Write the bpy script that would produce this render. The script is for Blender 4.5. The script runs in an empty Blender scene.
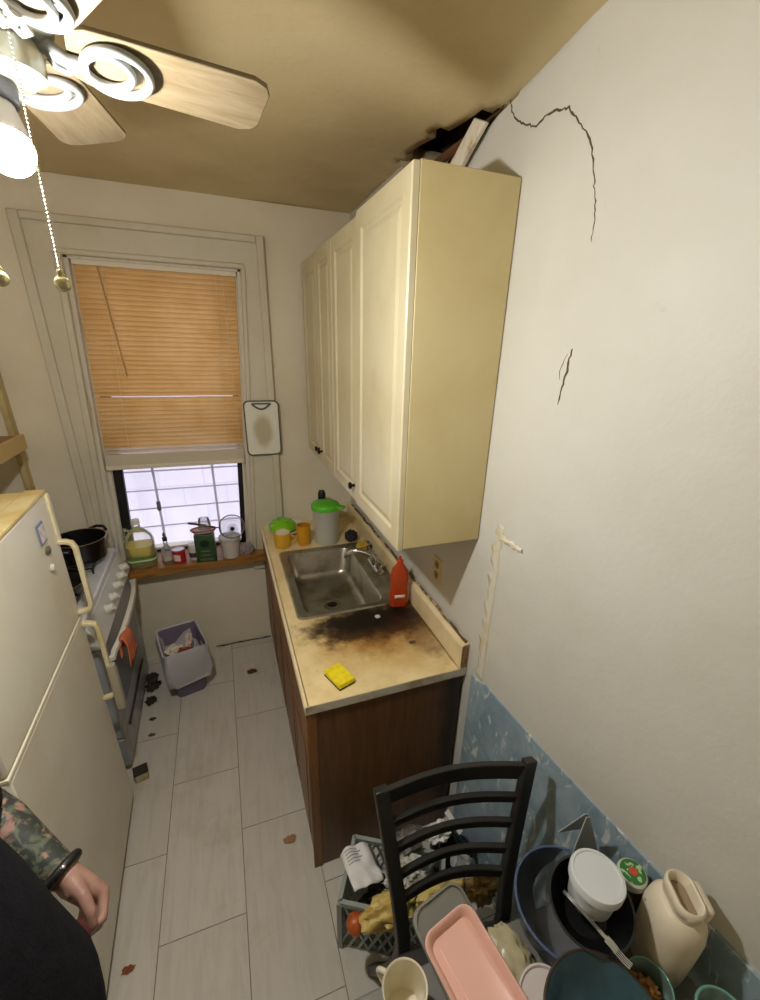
import bpy, bmesh, math, random
from mathutils import Vector, Matrix, noise
PI = math.pi
random.seed(7)
sc = bpy.context.scene
COL = sc.collection

# ------------------------------------------------------------------ materials
def s2l(c):
    c = c / 255.0
    return c / 12.92 if c <= 0.04045 else ((c + 0.055) / 1.055) ** 2.4
def rgb(t): return (s2l(t[0]), s2l(t[1]), s2l(t[2]), 1.0)

class NT:
    def __init__(s, name):
        s.m = bpy.data.materials.new(name); s.m.use_nodes = True
        s.t = s.m.node_tree; s.t.nodes.clear()
        s.out = s.n('ShaderNodeOutputMaterial')
        s.bsdf = s.n('ShaderNodeBsdfPrincipled')
        s.l(s.bsdf.outputs[0], s.out.inputs[0])
        s._co = None
    def n(s, t, **k):
        x = s.t.nodes.new(t)
        for a, v in k.items(): setattr(x, a, v)
        return x
    def l(s, a, b): s.t.links.new(a, b)
    @property
    def co(s):
        if s._co is None: s._co = s.n('ShaderNodeTexCoord').outputs['Object']
        return s._co
    def mapped(s, scale=(1, 1, 1), loc=(0, 0, 0), rot=(0, 0, 0)):
        m = s.n('ShaderNodeMapping'); s.l(s.co, m.inputs[0])
        m.inputs['Scale'].default_value = scale; m.inputs['Location'].default_value = loc; m.inputs['Rotation'].default_value = rot
        return m.outputs[0]
    def noise(s, scale=5, detail=4, rough=.55, vec=None, dist=0):
        x = s.n('ShaderNodeTexNoise'); s.l(vec if vec is not None else s.co, x.inputs['Vector'])
        x.inputs['Scale'].default_value = scale; x.inputs['Detail'].default_value = detail
        x.inputs['Roughness'].default_value = rough; x.inputs['Distortion'].default_value = dist
        return x.outputs[0]
    def ramp(s, fac, a, b, lo=0.0, hi=1.0):
        r = s.n('ShaderNodeMapRange'); r.interpolation_type = 'SMOOTHSTEP'
        s.l(fac, r.inputs[0]); r.inputs[1].default_value = a; r.inputs[2].default_value = b
        r.inputs[3].default_value = lo; r.inputs[4].default_value = hi
        return r.outputs[0]
    def mix(s, fac, a, b):
        x = s.n('ShaderNodeMix', data_type='RGBA')
        if isinstance(fac, (int, float)): x.inputs[0].default_value = fac
        else: s.l(fac, x.inputs[0])
        for i, v in ((6, a), (7, b)):
            if isinstance(v, tuple): x.inputs[i].default_value = v if len(v) == 4 else rgb(v)
            else: s.l(v, x.inputs[i])
        return x.outputs[2]
    def math(s, op, a, b=None):
        x = s.n('ShaderNodeMath', operation=op)
        for i, v in enumerate((a, b)):
            if v is None: continue
            if isinstance(v, (int, float)): x.inputs[i].default_value = v
            else: s.l(v, x.inputs[i])
        return x.outputs[0]
    def dist(s, p, scale=(1, 1, 1), warp=0.0, wscale=6):
        """scaled distance of the surface point from p, edges roughened by noise"""
        v = s.n('ShaderNodeVectorMath', operation='SUBTRACT'); s.l(s.co, v.inputs[0]); v.inputs[1].default_value = p
        w = s.n('ShaderNodeVectorMath', operation='MULTIPLY'); s.l(v.outputs[0], w.inputs[0]); w.inputs[1].default_value = scale
        k = s.n('ShaderNodeVectorMath', operation='LENGTH'); s.l(w.outputs[0], k.inputs[0])
        o = k.outputs['Value']
        if warp:
            o = s.math('ADD', o, s.math('MULTIPLY', s.math('SUBTRACT', s.noise(wscale, 6, .65), .5), warp))
        return o
    def base(s, c):
        if isinstance(c, tuple): s.bsdf.inputs['Base Color'].default_value = rgb(c)
        else: s.l(c, s.bsdf.inputs['Base Color'])
    def bump(s, h, strength=.2, dist=.01):
        b = s.n('ShaderNodeBump'); b.inputs['Strength'].default_value = strength; b.inputs['Distance'].default_value = dist
        s.l(h, b.inputs['Height']); s.l(b.outputs[0], s.bsdf.inputs['Normal'])
    def p(s, **k):
        for a, v in k.items(): s.bsdf.inputs[a.replace('_', ' ')].default_value = v

_mc = {}
def mat(name, c, rough=.5, metal=0.0, c2=None, scale=8, lo=.4, hi=.7, bump=0, bscale=30, stretch=None, spec=.5):
    """plain surface with a second tone laid over it by noise"""
    if name in _mc: return _mc[name]
    t = NT(name)
    t.p(Roughness=rough, Metallic=metal); t.bsdf.inputs['Specular IOR Level'].default_value = spec
    vec = t.mapped(stretch) if stretch else None
    if c2: t.base(t.mix(t.ramp(t.noise(scale, 5, .6, vec), lo, hi), c, c2))
    else: t.base(c)
    if bump: t.bump(t.noise(bscale, 3, .5, vec), bump, .004)
    _mc[name] = t.m
    return t.m
def clear(name, c, fac=.2, rough=.15, body=None, see=None):
    """see-through plastic or glass: mostly transparent, a share of it a glossy body"""
    if name in _mc: return _mc[name]
    t = NT(name)
    t.p(Roughness=rough); t.base(body or c)
    tr = t.n('ShaderNodeBsdfTransparent'); tr.inputs[0].default_value = rgb(tuple(int(255 - (255 - v) * .35) for v in (see or c)))
    fr = t.n('ShaderNodeFresnel'); fr.inputs[0].default_value = 1.45
    f = t.math('ADD', fr.outputs[0], fac)
    m = t.n('ShaderNodeMixShader'); t.l(f, m.inputs[0]); t.l(tr.outputs[0], m.inputs[1]); t.l(t.bsdf.outputs[0], m.inputs[2])
    t.l(m.outputs[0], t.out.inputs[0])
    _mc[name] = t.m
    return t.m

# ------------------------------------------------------------------ mesh builder
class MB:
    def __init__(s): s.bm = bmesh.new(); s._m = 0
    def mark(s): s.bm.verts.ensure_lookup_table(); return len(s.bm.verts)
    def xf(s, mk, M):
        s.bm.verts.ensure_lookup_table()
        for v in s.bm.verts[mk:]: v.co = M @ v.co
        return s
    def vs(s, pts): return [s.bm.verts.new(p) for p in pts]
    def f(s, vv):
        try: return s.bm.faces.new(vv)
        except ValueError: return None
    def box(s, x0, x1, y0, y1, z0, z1):
        v = s.vs([(x, y, z) for z in (z0, z1) for x, y in ((x0, y0), (x1, y0), (x1, y1), (x0, y1))])
        for q in ((3, 2, 1, 0), (4, 5, 6, 7), (0, 1, 5, 4), (1, 2, 6, 5), (2, 3, 7, 6), (3, 0, 4, 7)): s.f([v[i] for i in q])
        return s
    def hexa(s, lower, upper):
        v = s.vs(list(lower) + list(upper))
        for q in ((3, 2, 1, 0), (4, 5, 6, 7), (0, 1, 5, 4), (1, 2, 6, 5), (2, 3, 7, 6), (3, 0, 4, 7)): s.f([v[i] for i in q])
        return s
    def loft(s, rings, cap0=True, cap1=True, closed=True):
        R = [s.vs(r) for r in rings]
        n = len(R[0])
        for a, b in zip(R, R[1:]):
            for i in range(n if closed else n - 1):
                j = (i + 1) % n
                s.f([a[i], a[j], b[j], b[i]])
        if cap0: s.f(R[0][::-1])
        if cap1: s.f(R[-1])
        return s
    def lathe(s, prof, c=(0, 0, 0), n=32, sx=1, sy=1, cap0=True, cap1=True):
        rings = []
        for r, z in prof:
            r = max(r, 1e-4)
            rings.append([(c[0] + r * sx * math.cos(2 * PI * i / n), c[1] + r * sy * math.sin(2 * PI * i / n), c[2] + z) for i in range(n)])
        return s.loft(rings, cap0, cap1)
    def prism(s, poly, f0, f1):
        """poly points put through f0 and f1 make the two faces"""
        return s.loft([[f0(*p) for p in poly], [f1(*p) for p in poly]])
    def tube(s, pts, r, n=10, closed=False, caps=True, flat=None):
        pts = [Vector(p) for p in pts]; N = len(pts)
        rr = r if isinstance(r, (list, tuple)) else [r] * N
        up = None; rings = []
        for i, p in enumerate(pts):
            a = pts[(i - 1) % N] if closed or i > 0 else p
            b = pts[(i + 1) % N] if closed or i < N - 1 else p
            t = (b - a).normalized()
            if up is None:
                up = Vector((0, 0, 1)) if abs(t.z) < .9 else Vector((1, 0, 0))
            u = (up - t * up.dot(t)).normalized(); w = t.cross(u); up = u
            k = flat or 1
            rings.append([p + (u * math.cos(2 * PI * j / n) * k + w * math.sin(2 * PI * j / n)) * rr[i] for j in range(n)])
        if closed: rings.append(rings[0])
        if closed:
            R = [s.vs(q) for q in rings[:-1]]; R.append(R[0])
            for a, b in zip(R, R[1:]):
                for i in range(n):
                    j = (i + 1) % n; s.f([a[i], a[j], b[j], b[i]])
            return s
        return s.loft(rings, caps, caps)
    def bar(s, pts, w, h, up=(0, 0, 1)):
        """rectangular section swept along pts (w across, h along up)"""
        pts = [Vector(p) for p in pts]; N = len(pts); up = Vector(up); rings = []
        for i, p in enumerate(pts):
            t = (pts[min(i + 1, N - 1)] - pts[max(i - 1, 0)]).normalized()
            a = t.cross(up).normalized(); b = a.cross(t).normalized()
            rings.append([p + a * (w / 2) * x + b * (h / 2) * y for x, y in ((-1, -1), (1, -1), (1, 1), (-1, 1))])
        return s.loft(rings)
    def rrect(s, cx, cy, z, hx, hy, r, n=5):
        o = []
        for k, (sx, sy) in enumerate(((1, 1), (-1, 1), (-1, -1), (1, -1))):
            for i in range(n + 1):
                a = PI / 2 * (k + i / n)
                o.append((cx + sx * (hx - r) + r * math.cos(a), cy + sy * (hy - r) + r * math.sin(a), z))
        return o
    def tub(s, secs, c=(0, 0, 0), n=5, cap1=True):
        """stack of rounded rectangles (hx, hy, r, z)"""
        return s.loft([s.rrect(c[0], c[1], c[2] + z, hx, hy, r, n) for hx, hy, r, z in secs], True, cap1)
    def ball(s, c, r, seg=16, rings=10, amp=0, seed=0, freq=3, sq=(1, 1, 1)):
        mk = s.mark()
        bmesh.ops.create_icosphere(s.bm, subdivisions=4 if amp else 3, radius=1)
        s.bm.verts.ensure_lookup_table()
        for v in s.bm.verts[mk:]:
            k = 1
            if amp: q_ = v.co.copy(); k = 1 + amp * noise.noise(q_ * freq + Vector((seed * 7.3, seed * 1.7, seed))) + amp * .5 * noise.noise(q_ * freq * 2.3 + Vector((seed, seed * 3.1, 0))) - amp * .35 * abs(noise.noise(q_ * freq * 3.1 + Vector((seed * 2.1, 4, seed))))
            v.co = Vector((v.co.x * sq[0], v.co.y * sq[1], v.co.z * sq[2])) * r * k + Vector(c)
        return s
    def grid(s, fn, nu, nv):
        V = [[s.bm.verts.new(fn(i / nu, j / nv)) for j in range(nv + 1)] for i in range(nu + 1)]
        for i in range(nu):
            for j in range(nv): s.f([V[i][j], V[i + 1][j], V[i + 1][j + 1], V[i][j + 1]])
        return s
    def build(s, name, m, parent=None, world=False, bevel=0, smooth=40, solid=0, remesh=0, sub=0, seg=2):
        if world and parent is not None:
            s.bm.transform(parent_world(parent).inverted())
        bmesh.ops.recalc_face_normals(s.bm, faces=s.bm.faces[:]) if not solid else None
        me = bpy.data.meshes.new(name); s.bm.to_mesh(me); s.bm.free()
        o = bpy.data.objects.new(name, me); COL.objects.link(o)
        if isinstance(m, (list, tuple)):
            for q in m: me.materials.append(q)
        elif m: me.materials.append(m)
        if parent is not None: o.parent = parent
        if solid:
            q = o.modifiers.new('thick', 'SOLIDIFY'); q.thickness = solid; q.offset = 0
        if remesh:
            q = o.modifiers.new('one_skin', 'REMESH'); q.mode = 'VOXEL'; q.voxel_size = remesh; q.use_smooth_shade = True
            q = o.modifiers.new('relax', 'SMOOTH'); q.factor = .5; q.iterations = 4
        if bevel:
            q = o.modifiers.new('edge', 'BEVEL'); q.width = bevel; q.segments = seg; q.limit_method = 'ANGLE'; q.angle_limit = math.radians(50)
        if sub:
            q = o.modifiers.new('sub', 'SUBSURF'); q.levels = sub; q.render_levels = sub
        if smooth:
            for p in me.polygons: p.use_smooth = True
            try: me.set_sharp_from_angle(angle=math.radians(smooth))
            except Exception: pass
        return o
def parent_world(o):
    M = o.matrix_basis.copy()
    while o.parent is not None:
        o = o.parent; M = o.matrix_basis @ M
    return M

def tag(o, label, cat, group=None, kind=None):
    o['label'] = label; o['category'] = cat
    if group: o['group'] = group
    if kind: o['kind'] = kind
    return o
def thing(name, label, cat, loc=(0, 0, 0), rz=0, group=None):
    o = bpy.data.objects.new(name, None); COL.objects.link(o)
    o.location = loc; o.rotation_euler = (0, 0, rz); o.empty_display_size = .05
    return tag(o, label, cat, group)
def struct(o): o['kind'] = 'structure'; return o
def Rz(a): return Matrix.Rotation(a, 4, 'Z')
def T(*p): return Matrix.Translation(p)

# ------------------------------------------------------------------ camera
CAM = Vector((-.7876, -2.8029, 2.0696))
yaw, pitch, roll, FPX = .3701, -.3968, .0327, 429.44
fw = Vector((math.sin(yaw) * math.cos(pitch), math.cos(yaw) * math.cos(pitch), math.sin(pitch)))
r0 = Vector((math.cos(yaw), -math.sin(yaw), 0)); u0 = r0.cross(fw)
rt = r0 * math.cos(roll) + u0 * math.sin(roll); upv = -r0 * math.sin(roll) + u0 * math.cos(roll)
cd = bpy.data.cameras.new('camera'); cam = bpy.data.objects.new('camera', cd); COL.objects.link(cam)
cam.matrix_world = Matrix(((rt.x, upv.x, -fw.x, CAM.x), (rt.y, upv.y, -fw.y, CAM.y), (rt.z, upv.z, -fw.z, CAM.z), (0, 0, 0, 1)))
cd.sensor_fit = 'VERTICAL'; cd.sensor_height = 36; cd.lens = FPX * 36 / 1000
cd.shift_x = -9.17 / 1000; cd.shift_y = 24.07 / 1000; cd.clip_start = .02
sc.camera = cam

H = 2.739                                   # ceiling height
def WX(y): return .061 - .0436 * (y + 1.5)  # face of the stretch of wall in front of the cabinets

# ------------------------------------------------------------------ setting
def wall_paint(name, c, c2, warm=None):
    t = NT(name); t.p(Roughness=.55)
    a = t.mix(t.ramp(t.noise(1.3, 5, .6), .35, .7), c, c2)
    a = t.mix(t.ramp(t.noise(9, 8, .7), .62, .8, 0, .35), a, (150, 135, 105))
    t.base(a)
    t.bump(t.math('ADD', t.noise(2.2, 3, .5), t.math('MULTIPLY', t.noise(60, 3, .6), .06)), .45, .03)
    return t.m
M_wall = wall_paint('wall_paint', (206, 205, 198), (197, 195, 185))
M_back = wall_paint('back_wall_paint', (230, 222, 202), (218, 208, 184))
M_ceil = wall_paint('ceiling_paint', (222, 206, 164), (204, 184, 138))

def floor_mat():
    t = NT('floor_tile'); t.p(Roughness=.38)
    v = t.n('ShaderNodeSeparateXYZ'); t.l(t.co, v.inputs[0])
    c = t.n('ShaderNodeCombineXYZ')
    t.l(t.math('ADD', v.outputs[1], 10.705), c.inputs[0]); t.l(t.math('ADD', v.outputs[0], 6.805), c.inputs[1])
    b = t.n('ShaderNodeTexBrick'); t.l(c.outputs[0], b.inputs['Vector'])
    b.offset = .5; b.inputs['Scale'].default_value = 1; b.inputs['Brick Width'].default_value = .665; b.inputs['Row Height'].default_value = .31
    b.inputs['Mortar Size'].default_value = .0022; b.inputs['Mortar Smooth'].default_value = .3
    b.inputs['Color1'].default_value = rgb((208, 203, 194)); b.inputs['Color2'].default_value = rgb((198, 193, 184)); b.inputs['Mortar'].default_value = rgb((112, 105, 92))
    st = t.noise(3.5, 6, .65, t.mapped((9, 1.1, 1)), .6)
    a = t.mix(t.ramp(st, .42, .68, 0, .5), b.outputs[0], (184, 178, 167))
    a = t.mix(t.ramp(t.noise(2.4, 6, .7), .5, .75, 0, .45), a, (166, 156, 136))
    a = t.mix(t.ramp(t.noise(38, 4, .7), .68, .76, 0, .55), a, (108, 98, 82))
    t.base(a); t.bump(b.outputs[1], -.3, .003)
    return t.m
fl = MB(); fl.box(-2.2, .4, -4.5, .12, -.1, 0)
struct(fl.build('floor', floor_mat(), smooth=0))

# right wall: recessed front stretch and the stretch behind the sink, with the broken-out hole under the ceiling
hole = [(-.78, H), (-.84, 2.62), (-.95, 2.55), (-1.07, 2.535), (-1.16, 2.555), (-1.27, 2.56), (-1.36, 2.605), (-1.44, 2.64), (-1.5, 2.652), (-1.58, 2.66), (-1.63, H)]
def WX(y, z=0):                             # face of the right wall: flush behind the sink, drawing back along the bare stretch
    d = max(0, -1.755 - y); return min(.16, .155 * (math.sqrt(d * d + .0225) - .15) * 1.05)
poly = [(-1.755, 0), (.12, 0), (.12, H)] + hole + [(-1.755, H)]
w = MB(); w.prism(poly, lambda a, b: (0, a, b), lambda a, b: (.12, a, b))
def wf(u, v):
    y = -1.755 - 2.745 * u ** 1.6; z = H * v
    k = min(1, (-1.755 - y) / .3)
    return (WX(y) + .006 * k * noise.noise(Vector((0, y * 1.7, z * 1.5))), y, z)
w.grid(wf, 60, 60)
w.hexa([(.12, -1.755, 0), (.4, -1.755, 0), (.4, -4.5, 0), (.22, -4.5, 0)], [(.12, -1.755, H), (.4, -1.755, H), (.4, -4.5, H), (.22, -4.5, H)])
WR = struct(w.build('wall_right', M_wall, smooth=20))
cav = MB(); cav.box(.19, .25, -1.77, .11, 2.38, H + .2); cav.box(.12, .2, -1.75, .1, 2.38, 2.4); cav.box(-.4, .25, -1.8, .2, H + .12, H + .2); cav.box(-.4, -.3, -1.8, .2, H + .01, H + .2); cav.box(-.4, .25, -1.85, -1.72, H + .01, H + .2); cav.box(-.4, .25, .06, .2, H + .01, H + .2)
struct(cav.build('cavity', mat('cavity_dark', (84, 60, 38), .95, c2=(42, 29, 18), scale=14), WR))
for i, (z, y0, y1, dx) in enumerate(((2.60, -1.42, -.8, .07), (2.645, -1.30, -.75, .06), (2.69, -1.52, -.85, .055))):
    lb = MB(); lb.hexa([(dx, y0, z - .015), (dx + .01, y0, z - .015), (dx + .01, y1, z - .005), (dx, y1, z - .005)], [(dx, y0, z + .012), (dx + .01, y0, z + .012), (dx + .01, y1, z + .022), (dx, y1, z + .022)])
    struct(lb.build('lath', mat('lath_wood', (120, 84, 52), .85, c2=(70, 46, 28), scale=6, stretch=(1, .4, 12)), WR))

def crack(pts, w0, x, nm='crack'):
    """thin open crack in the plaster, a ragged strip cut 1 mm proud of the face"""
    m = MB(); P = []
    rnd = random.Random(len(pts))
    for (y0, z0), (y1, z1) in zip(pts, pts[1:]):
        L = math.hypot(y1 - y0, z1 - z0); n = max(2, int(L / .008))
        for i in range(n):
            k = i / n; P.append((y0 + (y1 - y0) * k + rnd.uniform(-.0025, .0025), z0 + (z1 - z0) * k + rnd.uniform(-.0025, .0025)))
    P.append(pts[-1]); N = len(P)
    up, lo = [], []
    for i, (y, z) in enumerate(P):
        a = P[max(i - 1, 0)]; b = P[min(i + 1, N - 1)]
        d = Vector((b[0] - a[0], b[1] - a[1])).normalized(); k = w0 * (.25 + .75 * math.sin(PI * (i + .5) / N) ** .5) * rnd.uniform(.5, 1.3) / 2
        xx = (x(y) if callable(x) else x) - .0008
        up.append((xx, y - d.y * k, z + d.x * k)); lo.append((xx, y + d.y * k, z - d.x * k))
    U = m.vs(up); Lo = m.vs(lo)
    for i in range(N - 1): m.f([U[i], U[i + 1], Lo[i + 1], Lo[i]])
    return struct(m.build(nm, mat('crack_dark', (84, 72, 48), .95), WR, smooth=0, solid=.001))
XF = lambda y: WX(y)
crack([(-1.50, 2.66), (-1.544, 2.668), (-1.558, 2.635), (-1.586, 2.607), (-1.63, 2.585), (-1.675, 2.567), (-1.702, 2.577), (-1.745, 2.572), (-1.787, 2.562), (-1.818, 2.531), (-1.858, 2.492), (-1.878, 2.455), (-1.889, 2.426), (-1.903, 2.38), (-1.913, 2.341), (-1.916, 2.29)], .0042, XF)
crack([(-1.916, 2.074), (-1.913, 2.024), (-1.908, 1.982), (-1.903, 1.94)], .006, XF)
crack([(-1.905, 2.06), (-1.892, 2.03), (-1.896, 2.0)], .0016, XF)
# yellowed paper tape down the outside corner
t = NT('corner_tape'); t.p(Roughness=.7)
t.base(t.mix(t.ramp(t.noise(7, 6, .7), .45, .68), (208, 204, 188), (200, 184, 142)))
tp = MB()
tp.grid(lambda u, v: (-.0005, -1.766 + (.034 * u - .008 * (1 - u)) * (1 + 1.1 * noise.noise(Vector((0, u * 2, v * 17)))), .93 + .62 * v), 3, 60)
struct(tp.build('corner_tape', t.m, WR, solid=.0003))
# torn flap of plaster paper where the cabinet meets the front wall
fp = MB()
def flapf(u, v):
    y = -1.76 - .11 * u; z = 1.515 + .026 * (v - .5) * (1 - .5 * u) - .004 * u
    return (WX(y) - .002 - .005 * abs(noise.noise(Vector((u * 5, v * 5, 1)))) - .005 * math.sin(PI * v) * u, y, z + .008 * noise.noise(Vector((u * 9, v * 3, 4))))
fp.grid(flapf, 14, 8)
struct(fp.build('torn_paper', mat('torn_paper', (226, 220, 205), .8, c2=(205, 190, 150), scale=12), WR, solid=.0012))

# blue marbled panelling along the lower front wall
t = NT('blue_marbled_panel'); t.p(Roughness=.42)
n1 = t.noise(7, 5, .6, t.mapped((1, 1, 1), rot=(.5, 0, 0)), 1.2)
a = t.mix(t.ramp(n1, .3, .7), (124, 148, 164), (156, 176, 186))
a = t.mix(t.ramp(t.noise(12, 4, .55, t.mapped((1, 1.9, .75), (3, 1, 5), (.75, 0, 0)), 1.6), .56, .68, 0, .8), a, (222, 226, 224))
a = t.mix(t.ramp(t.noise(16, 5, .6, t.mapped((1, 1.7, .9), (9, 4, 2), (-.5, 0, 0)), 1), .60, .74, 0, .5), a, (98, 124, 144))
t.base(a); t.bump(t.noise(10, 3), .15, .004)
wp = MB()
top = lambda y: max(.86, .938 - .06 * (-1.78 - y)) - (.03 * min(1, (y + 1.80) / .045) if y > -1.8 else 0)
ys = [-1.712, -1.74, -1.775, -1.80, -1.9, -2.1, -2.4, -2.8, -3.4, -4.48]
R = [[(WX(y) - .006, y, 0), (WX(y) + .01, y, 0), (WX(y) + .01, y, top(y)), (WX(y) - .006, y, top(y))] for y in ys]
wp.loft(R)
struct(wp.build('trim_1', t.m, smooth=0))

# back wall with the window opening
WL, WRX, WB_, WT = -1.43, -.612, .73, 2.425     # opening
w = MB()
for a in ((-2.3, WL - .1, 0, H), (WRX, .4, 0, H), (WL - .1, WRX, 0, WB_), (WL - .1, WRX, WT, H)):
    w.box(a[0], a[1], 0, .3, a[2], a[3])
WBK = struct(w.build('wall_back', M_back, smooth=0))
# scuffed crack line of dirt at the foot of the back wall
w = MB(); w.box(-2.4, -2.12, -4.5, .3, 0, H); struct(w.build('wall_left', M_back, smooth=0))
w = MB(); w.box(-2.4, .4, -4.6, -4.5, 0, H); struct(w.build('wall_near', M_back, smooth=0))
ce = MB()
def cf(u, v):
    x = -2.4 + 2.8 * u; y = -4.6 + 4.9 * v
    return (x, y, H + .010 * noise.noise(Vector((x * 1.3, y * 1.1, 2))) - .078 * math.exp(-((x - .05) / .32) ** 2 - ((y + 1.5) / .42) ** 2))
ce.grid(cf, 90, 150)
gone = [f for f in ce.bm.faces if (lambda c: c.y > -1.49 and c.y < -.80 and c.x > -.02 - .05 * noise.noise(Vector((c.y * 11, 3, 1))) - .035 * max(0, 1 - abs(c.y + 1.2) / .3))(f.calc_center_median())]
bmesh.ops.delete(ce.bm, geom=gone, context='FACES')
ob = struct(ce.build('ceiling', M_ceil, solid=.06)); ob.modifiers['thick'].offset = 1
ce2 = ob

# ------------------------------------------------------------------ window
WN = struct(bpy.data.objects.new('window_1', None)); COL.objects.link(WN); WN.location = ((WL + WRX) / 2, 0, WB_)
M_trim = mat('old_white_paint', (208, 202, 184), .5, c2=(198, 189, 166), scale=4, lo=.4, hi=.8, bump=.12, bscale=24)
M_trim2 = mat('worn_jamb_paint', (214, 208, 192), .5, c2=(160, 132, 88), scale=7, lo=.55, hi=.8, bump=.2, bscale=30, stretch=(4, 4, .5))
def casing(x0, x1, z0, z1, prof):
    m = MB()
    return m
def LN(z): return -.052 * (2.42 - z) / 1.05      # the old frame leans: both sides of the opening drift as they go down
def slant(m, xa, xb, y0, y1, z0, z1, fa=1, fb=1):
    A = lambda z: xa + fa * LN(z); B = lambda z: xb + fb * LN(z)
    m.hexa([(A(z0), y0, z0), (B(z0), y0, z0), (B(z0), y1, z0), (A(z0), y1, z0)], [(A(z1), y0, z1), (B(z1), y0, z1), (B(z1), y1, z1), (A(z1), y1, z1)])
c = MB()                                     # casing boards, back band and inner bead
slant(c, -1.555, WL, -.028, .004, .60, 2.545, 0, 1); slant(c, WRX, -.525, -.028, .004, .60, 2.545, 1, 0); c.box(-1.555, -.525, -.0275, .004, WT, 2.545)
struct(c.build('window_casing', M_trim, WN, world=True, bevel=.002))
c = MB(); c.box(-1.598, -1.553, -.048, .004, .60, 2.578); c.box(-.527, -.485, -.048, .004, .60, 2.578); c.box(-1.554, -.526, -.0478, .004, 2.543, 2.5778)
struct(c.build('back_band', M_trim, WN, world=True, bevel=.008, seg=3))
c = MB(); slant(c, WL - .03, WL + .004, -.040, 0, .75, WT); slant(c, WRX - .004, WRX + .022, -.040, 0, .75, WT); c.box(WL - .02, WRX + .02, -.040, 0, WT - .008, WT + .018)
struct(c.build('inner_bead', M_trim, WN, world=True, bevel=.009, seg=3))
j = MB()                                     # jambs inside the opening
slant(j, WL - .07, WL + .022, 0, .24, WB_, WT, 0, 1); slant(j, WRX - .022, WRX, 0, .24, WB_, WT, 1, 0); j.box(WL, WRX, 0, .24, WT - .02, WT)
slant(j, WL + .02, WL + .042, .05, .09, WB_, WT); slant(j, WRX - .042, WRX - .02, .05, .09, WB_, WT)
struct(j.build('window_jamb', M_trim2, WN, world=True, bevel=.003))
s_ = MB()
sp = [(WL - .075, -.135), (WRX + .02, -.115), (WRX + .02, -.0), (WRX - .09, 0), (WRX - .09, .2), (WL - .07, .2), (WL - .07, 0), (WL - .075, 0)]
s_.prism(sp, lambda a, b: (a, b, .698), lambda a, b: (a, b, .748))
struct(s_.build('window_sill', mat('sill_varnished_wood', (164, 116, 52), .4, c2=(120, 78, 30), scale=5, stretch=(1, 9, 9)), WN, world=True, bevel=.012, seg=3))
M_sash = mat('sash_black', (26, 24, 23), .5)
sh = MB()
slant(sh, WL + .018, WL + .085, .12, .16, .748, 1.62); slant(sh, WRX - .07, WRX - .018, .12, .16, .748, 1.62)
slant(sh, WL + .08, WRX - .065, .125, .155, .748, .760); slant(sh, WL + .08, WRX - .065, .12, .16, 1.585, 1.62)
slant(sh, WL + .018, WL + .075, .17, .21, 1.56, WT); slant(sh, WRX - .07, WRX - .018, .17, .21, 1.56, WT)
slant(sh, WL + .075, WRX - .07, .17, .21, WT - .06, WT); slant(sh, WL + .07, WRX - .065, .17, .21, 1.56, 1.60)
struct(sh.build('window_frame', M_sash, WN, world=True, bevel=.003))
M_pane = clear('window_glass', (246, 248, 250), .02, .03)
pn = MB(); slant(pn, WL + .08, WRX - .065, .138, .142, .760, 1.585); slant(pn, WL + .07, WRX - .065, .188, .192, 1.60, WT - .06)
struct(pn.build('window_pane', M_pane, WN, world=True, smooth=0))

# outside: pale painted wall of the air shaft
t = NT('air_shaft_wall'); t.p(Roughness=.9)
bk = t.n('ShaderNodeTexBrick'); t.l(t.mapped((1, 1, 1), rot=(PI / 2, 0, 0)), bk.inputs['Vector'])
bk.inputs['Scale'].default_value = 1; bk.inputs['Brick Width'].default_value = .42; bk.inputs['Row Height'].default_value = .22; bk.inputs['Mortar Size'].default_value = .008
bk.inputs['Color1'].default_value = rgb((234, 228, 240)); bk.inputs['Color2'].default_value = rgb((226, 222, 232)); bk.inputs['Mortar'].default_value = rgb((216, 211, 226))
t.base(t.mix(t.ramp(t.noise(2.5, 5, .6, t.mapped((1.6, 1, .5))), .4, .75, 0, .6), bk.outputs[0], (206, 202, 216)))
ew = MB(); ew.box(-4.5, 2.5, 1.9, 2.0, -1, 3.4); struct(ew.build('exterior_wall', t.m, smooth=0))
# window guard
g = thing('window_guard', 'grey metal window guard bars outside the lower pane', 'window guard', (-1.04, .30, .80))
M_guard = mat('guard_metal', (214, 212, 226), .5)
for zz in (.86, .99, 1.12, 1.25):
    b = MB(); b.tube([(-1.50, .31, zz), (-.68, .31, zz)], .0055, 8); b.build('rail', M_guard, g, world=True)
for xx in (-1.265, -.90):
    b = MB(); b.box(xx - .008, xx + .008, .303, .317, .75, 1.315); b.build('post', M_guard, g, world=True, bevel=.002)
b = MB(); b.tube([(-1.265, .295, .98), (-1.265, .295, 1.04)], .013, 8); b.build('latch', mat('latch_black', (30, 30, 32), .5), g, world=True)

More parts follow.
